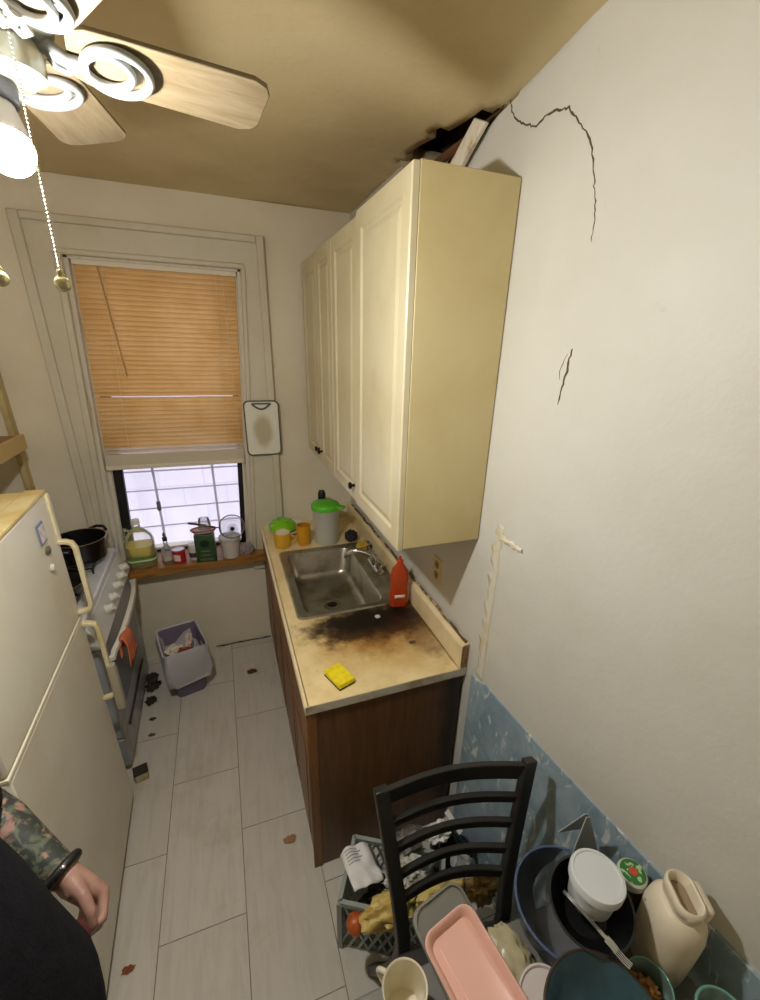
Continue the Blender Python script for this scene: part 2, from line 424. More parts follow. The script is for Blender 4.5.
# blind
BL = thing('window_blind', 'tan slatted mini blind pulled down over most of the window', 'blind', (-1.035, .03, 2.39))
BX0, BX1, BZ0, BZ1 = WL + .028, WRX - .028, 1.352, 2.385
hr = MB(); hr.box(BX0, BX1, .008, .042, BZ1 - .002, BZ1 + .03); hr.build('headrail', mat('blind_rail', (226, 216, 196), .5), BL, world=True, bevel=.003)
t = NT('blind_slat'); t.p(Roughness=.42)
zz = t.n('ShaderNodeSeparateXYZ'); t.l(t.co, zz.inputs[0])
cc = t.mix(t.ramp(t.noise(3, 4, .6), .35, .7), (244, 208, 146), (230, 188, 118))
cc = t.mix(t.ramp(zz.outputs[2], -1.0 + .085, -1.0 + .075), cc, (222, 208, 186))
t.base(cc)
tl = t.n('ShaderNodeBsdfTranslucent'); t.l(cc, tl.inputs[0])
mx = t.n('ShaderNodeMixShader'); mx.inputs[0].default_value = .5
t.l(t.bsdf.outputs[0], mx.inputs[1]); t.l(tl.outputs[0], mx.inputs[2]); t.l(mx.outputs[0], t.out.inputs[0])
M_slat = t.m
sl = MB(); N = 40
rnd = random.Random(3)
for i in range(N):
    z = BZ1 - .012 - i * (BZ1 - BZ0 - .085) / (N - 1)
    tilt = math.radians(67 + rnd.uniform(-2.5, 2.5)) if i not in (25,) else math.radians(60)
    if i == 25: z += .0036
    def sf(u, v, z=z, tilt=tilt):
        q = (v - .5) * .0285; cr = .0034 * (1 - (2 * v - 1) ** 2)
        return (BX0 + .004 + LN(z) + (BX1 - BX0 - .008) * u, .026 + q * math.cos(tilt) + cr * math.sin(tilt), z - q * math.sin(tilt) + cr * math.cos(tilt) + .0007 * math.sin(u * 7 + z * 30))
    sl.grid(sf, 8, 6)
gs = MB()
for i in range(13):                           # gathered slats near the bottom
    z = BZ0 + .024 + i * .0045
    gs.box(BX0 + .004 + LN(z), BX1 - .004 + LN(z), .009, .0385, z, z + .0032)
sl.build('slats', M_slat, BL, world=True); gs.build('gathered_slats', mat('blind_rail', (226, 216, 196), .5), BL, world=True)
br = MB(); br.box(BX0 + LN(BZ0), BX1 + LN(BZ0), .010, .040, BZ0 - .006, BZ0 + .022); br.build('bottom_rail', mat('blind_rail', (226, 216, 196), .5), BL, world=True, bevel=.004)
for fx in (.17, .86):
    x = BX0 + (BX1 - BX0) * fx; cm = MB()
    cm.tube([(x + LN(BZ0), .0105, BZ0), (x, .0105, BZ1)], .0011, 6); cm.tube([(x + LN(BZ0), .0415, BZ0), (x, .0415, BZ1)], .0011, 6)
    cm.build('ladder_cord', mat('blind_cord', (232, 214, 180), .8), BL, world=True)
wd = MB(); wd.tube([(BX0 + .11, .002, BZ1 - .005), (BX0 + .15, -.012, BZ1 - .52)], .0042, 8); wd.build('wand', mat('wand_clear', (186, 146, 98), .3), BL, world=True)
cdm = MB(); cdm.tube([(BX1 - .075, .003, BZ1), (BX1 - .072, -.006, 1.7), (BX1 - .06, -.008, .93)], .0013, 6); cdm.ball((BX1 - .06, -.008, .92), .007, sq=(1, 1, 2)); cdm.build('pull_cord', mat('blind_cord', (232, 214, 180), .8), BL, world=True)

# pale pipe or bead up the back wall beside the casing on the far right of the window is part of the casing edge
# ------------------------------------------------------------------ cutting board hung on the casing
cb = thing('cutting_board', 'white plastic cutting board with grey rim hung beside the window', 'cutting board', (-.57, -.046, 1.40))
def board(hx, hz, r, y0, y1, name, m, hole=True, sc_=1):
    b = MB()
    o = [(p[0], p[1]) for p in b.rrect(0, 0, 0, hx, hz, r, 6)]
    b.loft([[(x, y0, z + .17) for x, z in o], [(x, y1, z + .17) for x, z in o]])
    return b.build(name, m, cb, bevel=.0025)
board(.104, .166, .03, -.010, 0, 'rim', mat('board_rim_grey', (92, 90, 84), .5))
t = NT('board_white'); t.p(Roughness=.5)
t.base(t.mix(t.ramp(t.dist((0, 0, .155), (1 / .065, 1, 1 / .11), .5, 14), .55, 1.15), (186, 178, 150), (226, 224, 212)))
board(.096, .158, .025, -.013, .002, 'panel', t.m)
hb = MB(); hb.tube([(-.055 + .11 * i / 12, -.016, .318 - .032 * math.sin(PI * i / 12)) for i in range(13)], .006, 8); hb.tube([(-.055, -.016, .318), (.055, -.016, .318)], .005, 8)
hb.build('handle', mat('board_rim_grey', (92, 90, 84), .5), cb)

# ------------------------------------------------------------------ base cabinet, counter, sink
t = NT('brown_wood'); t.p(Roughness=.42)
a = t.mix(t.ramp(t.noise(4, 6, .65, t.mapped((9, 9, .7)), .8), .3, .7), (132, 88, 46), (104, 66, 32))
a = t.mix(t.ramp(t.noise(14, 5, .7, t.mapped((6, 6, .6))), .6, .78, 0, .6), a, (60, 36, 18))
t.base(a); M_brown = t.m
BC = thing('base_cabinet', 'dark brown wooden base cabinet under the sink counter', 'cabinet', (-.31, -.84, 0))
CY0, CY1 = -1.665, -.012
b = MB(); b.box(-.612, -.015, CY0 + .005, CY0 + .023, .0, .872); b.box(-.612, -.015, CY1 - .018, CY1, .0, .872); b.box(-.612, -.015, CY0 + .023, CY1 - .018, .085, .10); b.box(-.021, -.015, CY0 + .023, CY1 - .018, .10, .872); b.box(-.612, -.596, CY0 + .023, CY1 - .018, .69, .725)
t = NT('end_panel'); t.p(Roughness=.45)
a = t.mix(t.ramp(t.noise(4, 6, .65, t.mapped((9, 9, .7)), .8), .3, .7), (104, 70, 36), (80, 52, 26))
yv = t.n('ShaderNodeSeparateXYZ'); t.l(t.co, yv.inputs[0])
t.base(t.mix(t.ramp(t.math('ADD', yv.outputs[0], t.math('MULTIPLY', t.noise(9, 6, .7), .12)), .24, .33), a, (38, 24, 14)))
b.build('carcass', t.m, BC, world=True, bevel=.003)
sr = MB(); sr.box(-.634, -.596, CY0, CY0 + .012, .0, .872); sr.build('corner_strip', M_brown, BC, world=True, bevel=.003)
dy = [(-1.655, -1.33), (-1.32, -.93), (-.92, -.54), (-.53, -.03)]
for i, (a0, a1) in enumerate(dy):
    d = MB(); d.box(-.632, -.612, a0 + .004, a1 - .004, .09, .70); d.box(-.636, -.63, a0 + .05, a1 - .05, .14, .65)
    dd = d.build('door', M_brown, BC, world=True, bevel=.004)
    d = MB(); d.box(-.632, -.612, a0 + .004, a1 - .004, .715, .855); d.build('drawer', M_brown, BC, world=True, bevel=.004)
tk = MB(); tk.box(-.618, -.60, CY0 + .01, CY1, 0, .085); tk.build('kickboard', mat('kick_dark', (62, 42, 26), .6), BC, world=True)

# worktop: an L-section laminate top with a rolled front edge, with an opening for the sink bowl
SX0, SX1, SY0, SY1 = -.575, -.02, -1.165, -.455
BX0_, BX1_, BY0_, BY1_ = -.53, -.155, -1.125, -.50
t = NT('stained_laminate'); t.p(Roughness=.38)
a = t.mix(t.ramp(t.noise(6, 6, .65), .35, .7), (236, 216, 168), (216, 192, 136))
def lay(a, p, scl, warp, ws, e0, e1, colr, amt=1.0):
    return t.mix(t.ramp(t.dist(p, scl, warp, ws), e0, e1, amt, 0), a, colr)
yv = t.n('ShaderNodeSeparateXYZ'); t.l(t.co, yv.inputs[0])
a = lay(a, (.04, -.52, .0), (2.7, 3.3, 2), 1.0, 9, .3, 1.05, (206, 166, 90), .65)
a = lay(a, (.05, -.48, .0), (3.4, 4.6, 2), 1.2, 15, .3, 1.05, (150, 98, 38), .85)
a = lay(a, (.235, -.50, .0), (9, 3.2, 2), 1.2, 14, .3, 1.1, (112, 76, 40), .75)
a = lay(a, (.075, -.43, .0), (2.7, 6.2, 2), 1.3, 15, .45, 1.1, (62, 44, 26), .97)
a = lay(a, (.05, -.405, .0), (2.8, 8.6, 2), 1.3, 24, .4, 1.05, (22, 18, 15), .97)
a = lay(a, (.285, -.5, .02), (60, 1.9, 4), .8, 16, .4, 1.0, (90, 62, 32), .8)
a = lay(a, (.17, -.62, 0), (42, 60, 2), .5, 40, .4, .9, (84, 74, 56), 1)
a = lay(a, (.30, .0, .07), (24, .9, 10), 1.2, 10, .3, 1.0, (126, 92, 54), .75)
a = t.mix(t.ramp(t.noise(22, 6, .7), .62, .75, 0, .5), a, (176, 134, 74))
t.base(a); M_lam = t.m
t = NT('laminate_edge'); t.p(Roughness=.4)
a = t.mix(t.ramp(t.noise(6, 6, .65), .35, .7), (232, 216, 176), (216, 196, 150)); t.base(t.mix(t.ramp(t.noise(17, 6, .7), .6, .76, 0, .6), a, (164, 124, 74))); M_lam2 = t.m
CT = thing('countertop', 'stained beige laminate countertop with blackened patch by the sink', 'countertop', (-.315, -.84, .91))
m = MB()
def slab(x0, x1, y0, y1): m.box(x0, x1, y0, y1, .873, .91)
slab(-.625, BX0_ - .01, -1.668, -.004); slab(BX1_ + .01, -.004, -1.668, -.004); slab(BX0_ - .01, BX1_ + .01, -1.668, BY0_ - .01); slab(BX0_ - .01, BX1_ + .01, BY1_ + .01, -.004)
m.build('top', M_lam, CT, world=True, smooth=0)
m = MB()
prof = [(-.622, .91)] + [(-.626 - .012 * math.sin(a), .897 + .013 * math.cos(a)) for a in [PI * k / 10 for k in range(11)]][0:8] + [(-.636, .872), (-.622, .872)]
m.prism(prof, lambda x, z: (x, -1.669, z), lambda x, z: (x, -.004, z))
m.build('front_edge', M_lam2, CT, world=True)
e_ = MB(); e_.box(-.634, -.004, -1.6705, -1.668, .874, .909); e_.build('end_strip', mat('end_strip', (190, 184, 168), .45, c2=(150, 130, 96), scale=9), CT, world=True)
m = MB()
prof = [(-.032, .905), (-.034, 1.0)] + [(-.034 + .016 - .016 * math.cos(a), 1.004 + .018 * math.sin(a)) for a in (0, .4, .8, 1.2, 1.57)] + [(-.002, 1.022), (-.002, .905)]
m.prism(prof, lambda x, z: (x, -1.669, z), lambda x, z: (x, -.004, z))
m.build('backsplash', M_lam2, CT, world=True)
m = MB(); m.box(-.0305, -.003, -1.6705, -1.669, .912, 1.016); m.build('backsplash_end', mat('raw_chipboard', (150, 122, 88), .8, c2=(120, 94, 64), scale=60), CT, world=True)
# torn caulk line above the backsplash
m = MB(); P = [(-.012 + .006 * noise.noise(Vector((0, y * 9, 0))), y, 1.026 + .01 * noise.noise(Vector((3, y * 14, 1)))) for y in [-1.66 + .03 * k for k in range(54)]]
m.tube(P, .006, 6); m.build('caulk', mat('caulk_grimy', (88, 66, 42), .8, c2=(190, 168, 124), scale=18, lo=.45, hi=.6), CT, world=True)

SK = thing('sink', 'stainless steel drop-in kitchen sink', 'sink', ((SX0 + SX1) / 2, (SY0 + SY1) / 2, .91))
t = NT('brushed_steel'); t.p(Roughness=.32, Metallic=.9)
t.base(t.mix(t.ramp(t.noise(7, 5, .6), .4, .75), (176, 172, 160), (128, 118, 98))); M_steel = t.m
m = MB()
cx, cy = (SX0 + SX1) / 2, (SY0 + SY1) / 2; hx, hy = (SX1 - SX0) / 2, (SY1 - SY0) / 2
bcx, bcy, bhx, bhy = (BX0_ + BX1_) / 2, (BY0_ + BY1_) / 2, (BX1_ - BX0_) / 2, (BY1_ - BY0_) / 2
nn = 8
rings = [m.rrect(cx, cy, .9105, hx, hy, .03, nn), m.rrect(cx, cy, .918, hx - .004, hy - .004, .028, nn), m.rrect(cx, cy, .918, hx - .016, hy - .016, .024, nn),
         m.rrect(cx, cy, .914, hx - .02, hy - .02, .022, nn), m.rrect(bcx, bcy, .914, bhx + .006, bhy + .006, .055, nn), m.rrect(bcx, bcy, .907, bhx, bhy, .05, nn),
         m.rrect(bcx, bcy, .78, bhx - .016, bhy - .016, .055, nn), m.rrect(bcx, bcy, .753, bhx - .03, bhy - .03, .06, nn), m.rrect(bcx, bcy, .745, bhx - .06, bhy - .06, .06, nn),
         m.rrect(bcx, bcy, .741, .05, .05, .049, nn)]
m.loft(rings, False, True)
m.build('bowl', M_steel, SK, world=True, solid=0, smooth=50)
m = MB(); m.lathe([(.0, .0), (.028, .0), (.030, .004), (.044, .005), (.046, .002), (.046, 0)], (bcx, bcy - .02, .7435), 28); m.build('drain_ring', mat('drain_steel', (150, 142, 126), .3, .9), SK, world=True)
m = MB(); m.lathe([(.0, .006), (.012, .006), (.012, .002), (.026, .001)], (bcx, bcy - .02, .7445), 20); m.build('strainer', mat('drain_dark', (46, 38, 30), .5, .6), SK, world=True)
FA = thing('faucet', 'chrome swivel faucet on the sink deck', 'faucet', (-.085, -.80, .918))
M_chr = mat('chrome', (205, 205, 202), .14, 1.0)
m = MB(); m.tub([(.022, .10, .02, 0), (.022, .10, .02, .014), (.016, .09, .015, .022)]); m.lathe([(.022, .02), (.02, .045), (.017, .06)], n=20); m.build('base_plate', M_chr, FA)
m = MB(); m.tube([(0, 0, .05), (-.03, .01, .085), (-.08, .025, .105), (-.13, .04, .10), (-.155, .047, .075), (-.157, .048, .06)], [.012, .012, .011, .011, .011, .011], 12); m.build('spout', M_chr, FA)
for s in (-1, 1):
    m = MB(); m.lathe([(.012, .02), (.011, .04), (.02, .045), (.021, .062), (.012, .068)], (0, s * .075, 0), 12); m.tube([(0, s * .075, .055), (.0, s * .12, .066)], .006, 8); m.build('handle', M_chr, FA)

# ------------------------------------------------------------------ wall cabinets
t = NT('cabinet_cream'); t.p(Roughness=.42)
a = t.mix(t.ramp(t.noise(2.2, 5, .6), .35, .7), (208, 199, 168), (194, 182, 146))
a = t.mix(t.ramp(t.noise(16, 7, .7), .66, .76, 0, .35), a, (160, 132, 82))
t.base(a); M_cab = t.m
t = NT('cabinet_side'); t.p(Roughness=.48)
a = t.mix(t.ramp(t.noise(2.0, 5, .6, None, .4), .3, .7), (208, 194, 148), (194, 176, 126))
a = t.mix(t.ramp(t.noise(18, 7, .7), .66, .76, 0, .4), a, (140, 108, 62))
t.base(a); M_side = t.m
M_knob = mat('knob_bronze', (52, 42, 34), .35, .8)
def raised_door(y0, y1, z0, z1, x, parent):
    """cream door facing -x with a routed frame and raised centre panel"""
    m = MB(); st = min(.055, (y1 - y0) * .22); xf = x; xb = x + .02
    o = lambda i, d: [(xf + d, y0 + i, z0 + i), (xf + d, y1 - i, z0 + i), (xf + d, y1 - i, z1 - i), (xf + d, y0 + i, z1 - i)]
    m.loft([o(0, .02), o(0, .004), o(.004, 0), o(st, 0), o(st + .008, .007), o(st + .014, .007), o(st + .032, .001), o(st + .04, .001)], True, True)
    return m.build('door', M_cab, parent, world=True, smooth=0)
def wall_cabinet(y0, y1, z0, z1, doors, label, front=-.302):
    u = thing('wall_cabinet', label, 'cabinet', (-.15, (y0 + y1) / 2, z0), 0, 'cream wall cabinets over the sink')
    m = MB(); m.box(front + .022, -.003, y0, y1, z0, z1); m.build('carcass', M_side, u, world=True, bevel=.002)
    for a0, a1, ky in doors:
        d = raised_door(a0 + .002, a1 - .002, z0 - .004, z1 - .004, front, u)
        if ky is not None:
            k = MB(); k.lathe([(.006, 0), (.006, .012), (.014, .016), (.015, .022), (.010, .027), (.0, .028)], n=16)
            k.xf(0, T(front, ky, z0 + .065) @ Matrix.Rotation(-PI / 2, 4, 'Y')); k.build('knob', M_knob, d, world=True)
    return u
wall_cabinet(-1.642, -1.168, 1.452, 2.475, [(-1.642, -1.168, None)], 'cream wall cabinet with one wide door, closest to the long bare wall', -.308)
wall_cabinet(-1.166, -.785, 1.452, 2.466, [(-1.166, -.785, -1.135)], 'cream wall cabinet with a single door and one knob, in the middle of the run')
wall_cabinet(-.783, -.09, 1.452, 2.466, [(-.783, -.47, -.505), (-.47, -.09, -.435)], 'cream wall cabinet with two doors, nearest the window')
# hanging strip of trim from the ceiling
ls = MB(); ls.hexa([(-.032, -1.03, 2.477), (-.016, -1.03, 2.477), (-.016, -1.17, 2.477), (-.032, -1.17, 2.477)], [(-.032, -1.415, 2.668), (-.016, -1.415, 2.668), (-.016, -1.476, 2.638), (-.032, -1.476, 2.638)])
tag(ls.build('loose_trim_board', mat('chipped_white', (224, 216, 200), .55, c2=(176, 154, 120), scale=14, lo=.55, hi=.75), bevel=.003), 'loose white trim board leaning from the cabinet top to the broken ceiling edge', 'board')

# outlet
ol = thing('wall_outlet', 'beige wall outlet under the wall cabinet', 'outlet', (0, -1.365, 1.185))
m = MB(); o = m.rrect(0, 0, 0, .036, .058, .006, 3); m.loft([[(0, p[0], p[1]) for p in o], [(-.005, p[0] * .94, p[1] * .96) for p in o]]); m.build('cover_plate', mat('outlet_beige', (206, 186, 140), .45), ol)
for s in (-1, 1):
    m = MB(); o = m.rrect(0, s * .024, 0, .016, .017, .01, 4); m.loft([[(-.004, p[0], p[1]) for p in o], [(-.007, p[0], p[1]) for p in o]])
    m.build('socket', mat('socket_brown', (150, 126, 84), .45), ol)
    m = MB(); m.box(-.0078, -.006, -.008, -.005, s * .024 - .006, s * .024 + .006); m.box(-.0078, -.006, .005, .008, s * .024 - .006, s * .024 + .006); m.build('slot', mat('slot_dark', (40, 30, 22), .6), ol)
BULB = 1370
# ------------------------------------------------------------------ ceiling fan with its bulb
HUB = Vector((-1.003, -1.93, 2.42))
FN = thing('ceiling_fan', 'white ceiling fan with lit bulb and pale wood blades', 'ceiling fan', HUB)
M_fanw = mat('fan_white', (150, 152, 152), .35)
M_fang = mat('fan_housing', (150, 152, 140), .4, c2=(118, 120, 108), scale=6)
m = MB(); m.lathe([(.0, H - 2.42), (.07, H - 2.42), (.068, .28), (.04, .255), (.0, .25)], n=32); m.build('canopy', M_fang, FN)
m = MB(); m.lathe([(.0, .27), (.014, .27), (.014, .10), (.0, .10)], n=16); m.build('downrod', M_fang, FN)
m = MB(); m.lathe([(.0, .13), (.04, .125), (.062, .10), (.066, .05), (.062, .012), (.045, -.003), (.0, -.004)], n=40); m.build('motor_housing', M_fang, FN)
m = MB(); m.lathe([(.0, -.004), (.040, -.005), (.046, -.018), (.044, -.040), (.026, -.052), (.0, -.054)], n=32); m.build('switch_housing', mat('fan_fitter', (176, 176, 160), .25, .5), FN)
t = NT('blade_wood'); t.p(Roughness=.45)
a = t.mix(t.ramp(t.noise(5, 5, .6, t.mapped((1.5, 11, 3)), .5), .3, .72), (140, 126, 100), (116, 100, 74))
a = t.mix(t.ramp(t.noise(9, 6, .7), .6, .78, 0, .6), a, (126, 106, 58))
t.base(a); M_blade = t.m
def make_blade(parent, ang):
    R = Rz(ang) @ Matrix.Rotation(math.radians(-11), 4, 'X')
    m = MB(); out = []
    for x, hw in ((.072, .028), (.078, .041), (.094, .050), (.13, .053), (.21, .056), (.31, .060), (.330, .052), (.338, .036)):
        out.append((x, hw))
    poly = [(x, h) for x, h in out] + [(x, -h) for x, h in reversed(out)]
    m.loft([[(x, y, -.0035) for x, y in poly], [(x, y, .0035) for x, y in poly]])
    b = m.build('blade', M_blade, parent, bevel=.0015)
    b.matrix_basis = T(0, 0, .0) @ R
    m = MB()                                     # iron: arm, two nested rings, tail
    z = -.010
    c1, r1, r2 = .130, .041, .029
    m.tube([(c1 + r1 * math.cos(2 * PI * i / 36), r1 * math.sin(2 * PI * i / 36), z) for i in range(36)], .0058, 10, True)
    m.tube([(c1 - .011 + r2 * math.cos(2 * PI * i / 32), r2 * math.sin(2 * PI * i / 32), z) for i in range(32)], .0055, 10, True)
    m.tube([(.035, 0, .006), (.055, 0, -.004), (.072, 0, -.011), (.094, 0, z)], [.012, .0095, .008, .008], 12)
    m.tube([(.046, .0, -.002), (.056, .014, -.012), (.070, .017, -.013), (.082, .006, -.012)], [.004, .005, .005, .004], 8)
    for yy in (.027, -.027): m.lathe([(.0, -.006), (.005, -.006), (.006, 0), (.0, 0)], (c1 + .012, yy, -.003), 10)
    i_ = m.build('blade_iron', M_fanw, b, bevel=0)
    return b
base_ang = math.radians(10.7)
for k in range(5): make_blade(FN, base_ang + k * 2 * PI / 5)
# lamp: socket, plastic heat sink, dome
bd = Vector((.0, -.30, -1)).normalized(); bp = Vector((-.012, -.006, -.05))
qM = T(*bp) @ bd.to_track_quat('Z', 'Y').to_matrix().to_4x4()
m = MB(); m.lathe([(.0, 0), (.019, 0), (.021, .006), (.021, .026), (.018, .03), (.0, .03)], n=24); m.xf(0, qM); sk = m.build('lamp_socket', mat('socket_grey', (96, 98, 104), .5), FN)
m = MB(); m.lathe([(.0, .026), (.014, .026), (.02, .045), (.0275, .066), (.0285, .072), (.0, .072)], n=28); m.xf(0, qM); m.build('bulb_base', mat('bulb_base', (206, 206, 206), .4), FN)
t = NT('bulb_glow'); e = t.n('ShaderNodeEmission'); e.inputs[0].default_value = (1.0, .975, .925, 1); e.inputs[1].default_value = BULB; t.l(e.outputs[0], t.out.inputs[0])
m = MB(); m.lathe([(.0275, .0725)] + [(.0305 * math.cos(a), .082 + .0305 * math.sin(a)) for a in [(-.25 + k * .1516) for k in range(12)]] + [(.0, .1125)], n=32); m.xf(0, qM); bl = m.build('bulb', t.m, FN); bl['label'] = 'glowing white bulb'
def chain(a, b_, name):
    m = MB(); a = Vector(a); b_ = Vector(b_); n = int((a - b_).length / .0046)
    for i in range(n + 1):
        mk = m.mark(); bmesh.ops.create_icosphere(m.bm, subdivisions=1, radius=.0016); m.xf(mk, T(*a.lerp(b_, i / n)))
    return m.build(name, mat('chain_steel', (150, 148, 138), .35, .7), FN, world=True)
for a, b_ in (((-.974, -2.0, 2.41), (-.966, -2.052, 2.140)), ((-1.020, -2.035, 2.42), (-1.034, -2.046, 2.142))):
    c = chain(a, b_, 'pull_chain'); a = Vector(a); b_ = Vector(b_)
    m = MB(); m.tube([a.lerp(Vector((HUB.x, HUB.y, a.z)), .45), a], .0042, 8); m.build('chain_outlet', M_fang, FN, world=True)
    m = MB(); m.ball((b_.x, b_.y, b_.z - .0105), .0095); m.lathe([(.004, -.003), (.005, .001), (.003, .005), (.0, .006)], b_, 12); m.build('chain_pull', mat('pull_ball', (196, 188, 150), .18, .55), c, world=True)

# ------------------------------------------------------------------ refrigerator
FA_ = math.radians(2.13)
RF = thing('refrigerator', 'off-white two-door refrigerator with yellowed handles beside the stove', 'refrigerator', (-1.39, -1.079, 0), FA_)
M_fr = mat('fridge_white', (226, 222, 206), .42, c2=(214, 206, 186), scale=2, bump=.05, bscale=120)
M_fry = mat('fridge_yellowed', (214, 198, 146), .5, c2=(190, 160, 96), scale=5)
M_gask = mat('fridge_gasket', (232, 226, 204), .5)
m = MB(); m.box(-.66, -.075, -.755, -.005, .03, 1.555); m.build('body', M_fr, RF, bevel=.008)
m = MB(); m.box(-.66, -.055, -.757, -.003, 1.556, 1.572); m.build('top_panel', M_fry, RF, bevel=.005)
m = MB(); m.box(-.0745, -.056, -.75, -.01, .06, 1.55); m.build('gasket', M_gask, RF)
fd = MB(); fd.hexa([(-.055, -.757, 1.088), (0, -.757, 1.088), (0, 0, 1.066), (-.055, 0, 1.066)], [(-.055, -.757, 1.565), (0, -.757, 1.565), (0, 0, 1.565), (-.055, 0, 1.565)]); fd = fd.build('freezer_door', M_fr, RF, bevel=.01, seg=3)
m = MB(); m.box(-.058, .002, -.757, .0, 1.562, 1.576); m.build('top_trim', M_fry, fd, bevel=.004)
m = MB(); m.hexa([(-.055, -.757, 1.076), (.0015, -.757, 1.076), (.0015, 0, 1.054), (-.055, 0, 1.054)], [(-.055, -.757, 1.087), (.0015, -.757, 1.087), (.0015, 0, 1.065), (-.055, 0, 1.065)]); m.build('edge_trim', M_gask, fd, bevel=.002)
rd = MB(); rd.hexa([(-.055, -.757, .04), (0, -.757, .04), (0, 0, .04), (-.055, 0, .04)], [(-.055, -.757, 1.075), (0, -.757, 1.075), (0, 0, 1.053), (-.055, 0, 1.053)]); rd = rd.build('fridge_door', M_fr, RF, bevel=.01, seg=3)
m = MB(); m.box(-.05, -.012, -.74, -.01, .0, .048); m.build('kick_grille', mat('grille_dark', (120, 112, 92), .6), RF)
M_hand = mat('fridge_handle', (222, 212, 176), .42, c2=(204, 186, 136), scale=9)
def fhandle(par, z1, z0, fin):
    m = MB(); y = -.022
    m.bar([(.0, y, z1), (.022, y, z1 - .002), (.04, y, z1 - .010), (.047, y, z1 - .03), (.047, y, (z0 + z1) / 2), (.047, y, z0 + .03), (.04, y, z0 + .010), (.028, y, z0 + .004), (0, y, z0)], .016, .024, (0, 1, 0))
    m.xf(0, Matrix.Identity(4)); h = m.build('handle', M_hand, par, bevel=.004)
    m = MB(); m.box(-.001, .009, -.026, -.001, z1 - .012, z1 + .178 if fin else z1 + .01); m.build('mount', M_hand, h, bevel=.004)
    return h
fhandle(fd, 1.385, 1.09, True)
h2 = fhandle(rd, 1.035, .66, False)
m = MB(); m.tub([(.014, .016, .006, 0), (.016, .018, .008, .02), (.016, .018, .008, .20), (.013, .015, .006, .225)], (.058, -.03, .60)); gp = m.build('grip', mat('grip_grey', (168, 160, 138), .5), h2)
gp['label'] = 'greyish lower grip'
def on_fridge(y, z, d=.001): return Matrix.Translation((-1.39, -1.079, 0)) @ Rz(FA_) @ Vector((d, y, z))
# magnets on the freezer door
p = on_fridge(-.145, 1.47)
mg = thing('fridge_magnet', 'square white photo magnet with blue edge at the top corner of the freezer door', 'magnet', p, FA_, 'magnets on the freezer door')
m = MB(); m.box(0, .004, -.03, .03, -.034, .034); m.build('magnet_frame', mat('magnet_blue', (112, 128, 156), .5), mg, bevel=.001)
m = MB(); m.box(.004, .0045, -.022, .025, -.028, .026); m.build('picture', mat('magnet_picture', (226, 222, 222), .5, c2=(200, 170, 160), scale=50), mg)
p = on_fridge(-.135, 1.405)
mg = thing('fridge_magnet', 'dark oval magnet between the photo magnet and the round one', 'magnet', p, FA_, 'magnets on the freezer door')
m = MB(); m.lathe([(.0, 0), (.013, 0), (.014, .003), (.010, .007), (.0, .008)], n=20, sy=1.6); m.xf(0, Matrix.Rotation(PI / 2, 4, 'Y')); m.build('magnet', mat('magnet_dark', (108, 100, 84), .4), mg)
p = on_fridge(-.145, 1.345)
mg = thing('fridge_magnet', 'small round pale magnet, lowest on the freezer door', 'magnet', p, FA_, 'magnets on the freezer door')
m = MB(); m.lathe([(.0, 0), (.013, 0), (.014, .004), (.009, .011), (.0, .012)], n=20); m.xf(0, Matrix.Rotation(PI / 2, 4, 'Y')); m.build('magnet', mat('magnet_pale', (206, 204, 190), .3), mg)

# ------------------------------------------------------------------ stove
SA = math.radians(1.2)
SV = thing('stove', 'white gas stove with grey oven door and white knobs', 'stove', (-1.46, -.13, 0), SA)
M_en = mat('enamel_white', (218, 222, 228), .3, c2=(198, 200, 202), scale=6)
M_ov = mat('oven_grey', (168, 172, 178), .3, 0, c2=(146, 149, 152), scale=4)
m = MB(); m.box(-.63, -.03, -.79, 0, .02, .895); m.build('body', M_en, SV, bevel=.004)
m = MB(); m.hexa([(-.64, -.795, .893), (.0, -.795, .893), (.0, .005, .893), (-.64, .005, .893)], [(-.64, -.795, .925), (-.006, -.795, .925), (-.006, .005, .925), (-.64, .005, .925)]); m.build('cooktop', M_en, SV, bevel=.006)
m = MB(); m.hexa([(-.03, -.79, .775), (.045, -.79, .775), (.045, 0, .775), (-.03, 0, .775)], [(-.03, -.79, .892), (.0, -.79, .892), (.0, 0, .892), (-.03, 0, .892)]); m.build('control_panel', mat('panel_white', (206, 208, 206), .35), SV, bevel=.003)
od = MB(); od.box(-.03, .028, -.785, -.005, .235, .765); od = od.build('oven_door', M_ov, SV, bevel=.008)
m = MB(); m.box(.028, .030, -.70, -.09, .33, .62); m.build('door_glass', mat('oven_glass', (132, 138, 148), .15), od)
m = MB(); n_ = 16; m.bar([(.034, -.765, .70)] + [(.034 + .05 * math.sin(PI * (i / n_)) ** .4 if 0 < i < n_ else .06, -.765 + .73 * i / n_, .705 + .02 * math.sin(PI * i / n_)) for i in range(n_ + 1)] + [(.034, -.035, .70)], .022, .026); m.build('handle', mat('handle_white', (226, 224, 212), .35), od, bevel=.003)
m = MB(); m.box(-.03, .024, -.785, -.005, .05, .225); dr = m.build('drawer', M_ov, SV, bevel=.006)
m = MB(); m.box(.022, .03, -.66, -.13, .196, .214); m.build('drawer_lip', mat('drawer_dark', (58, 54, 50), .5), dr)
m = MB(); m.box(-.6, -.05, -.77, -.02, 0, .022); m.build('plinth', mat('plinth_dark', (44, 38, 32), .7), SV)
pn_ = Vector((.117, 0, .045)).normalized()
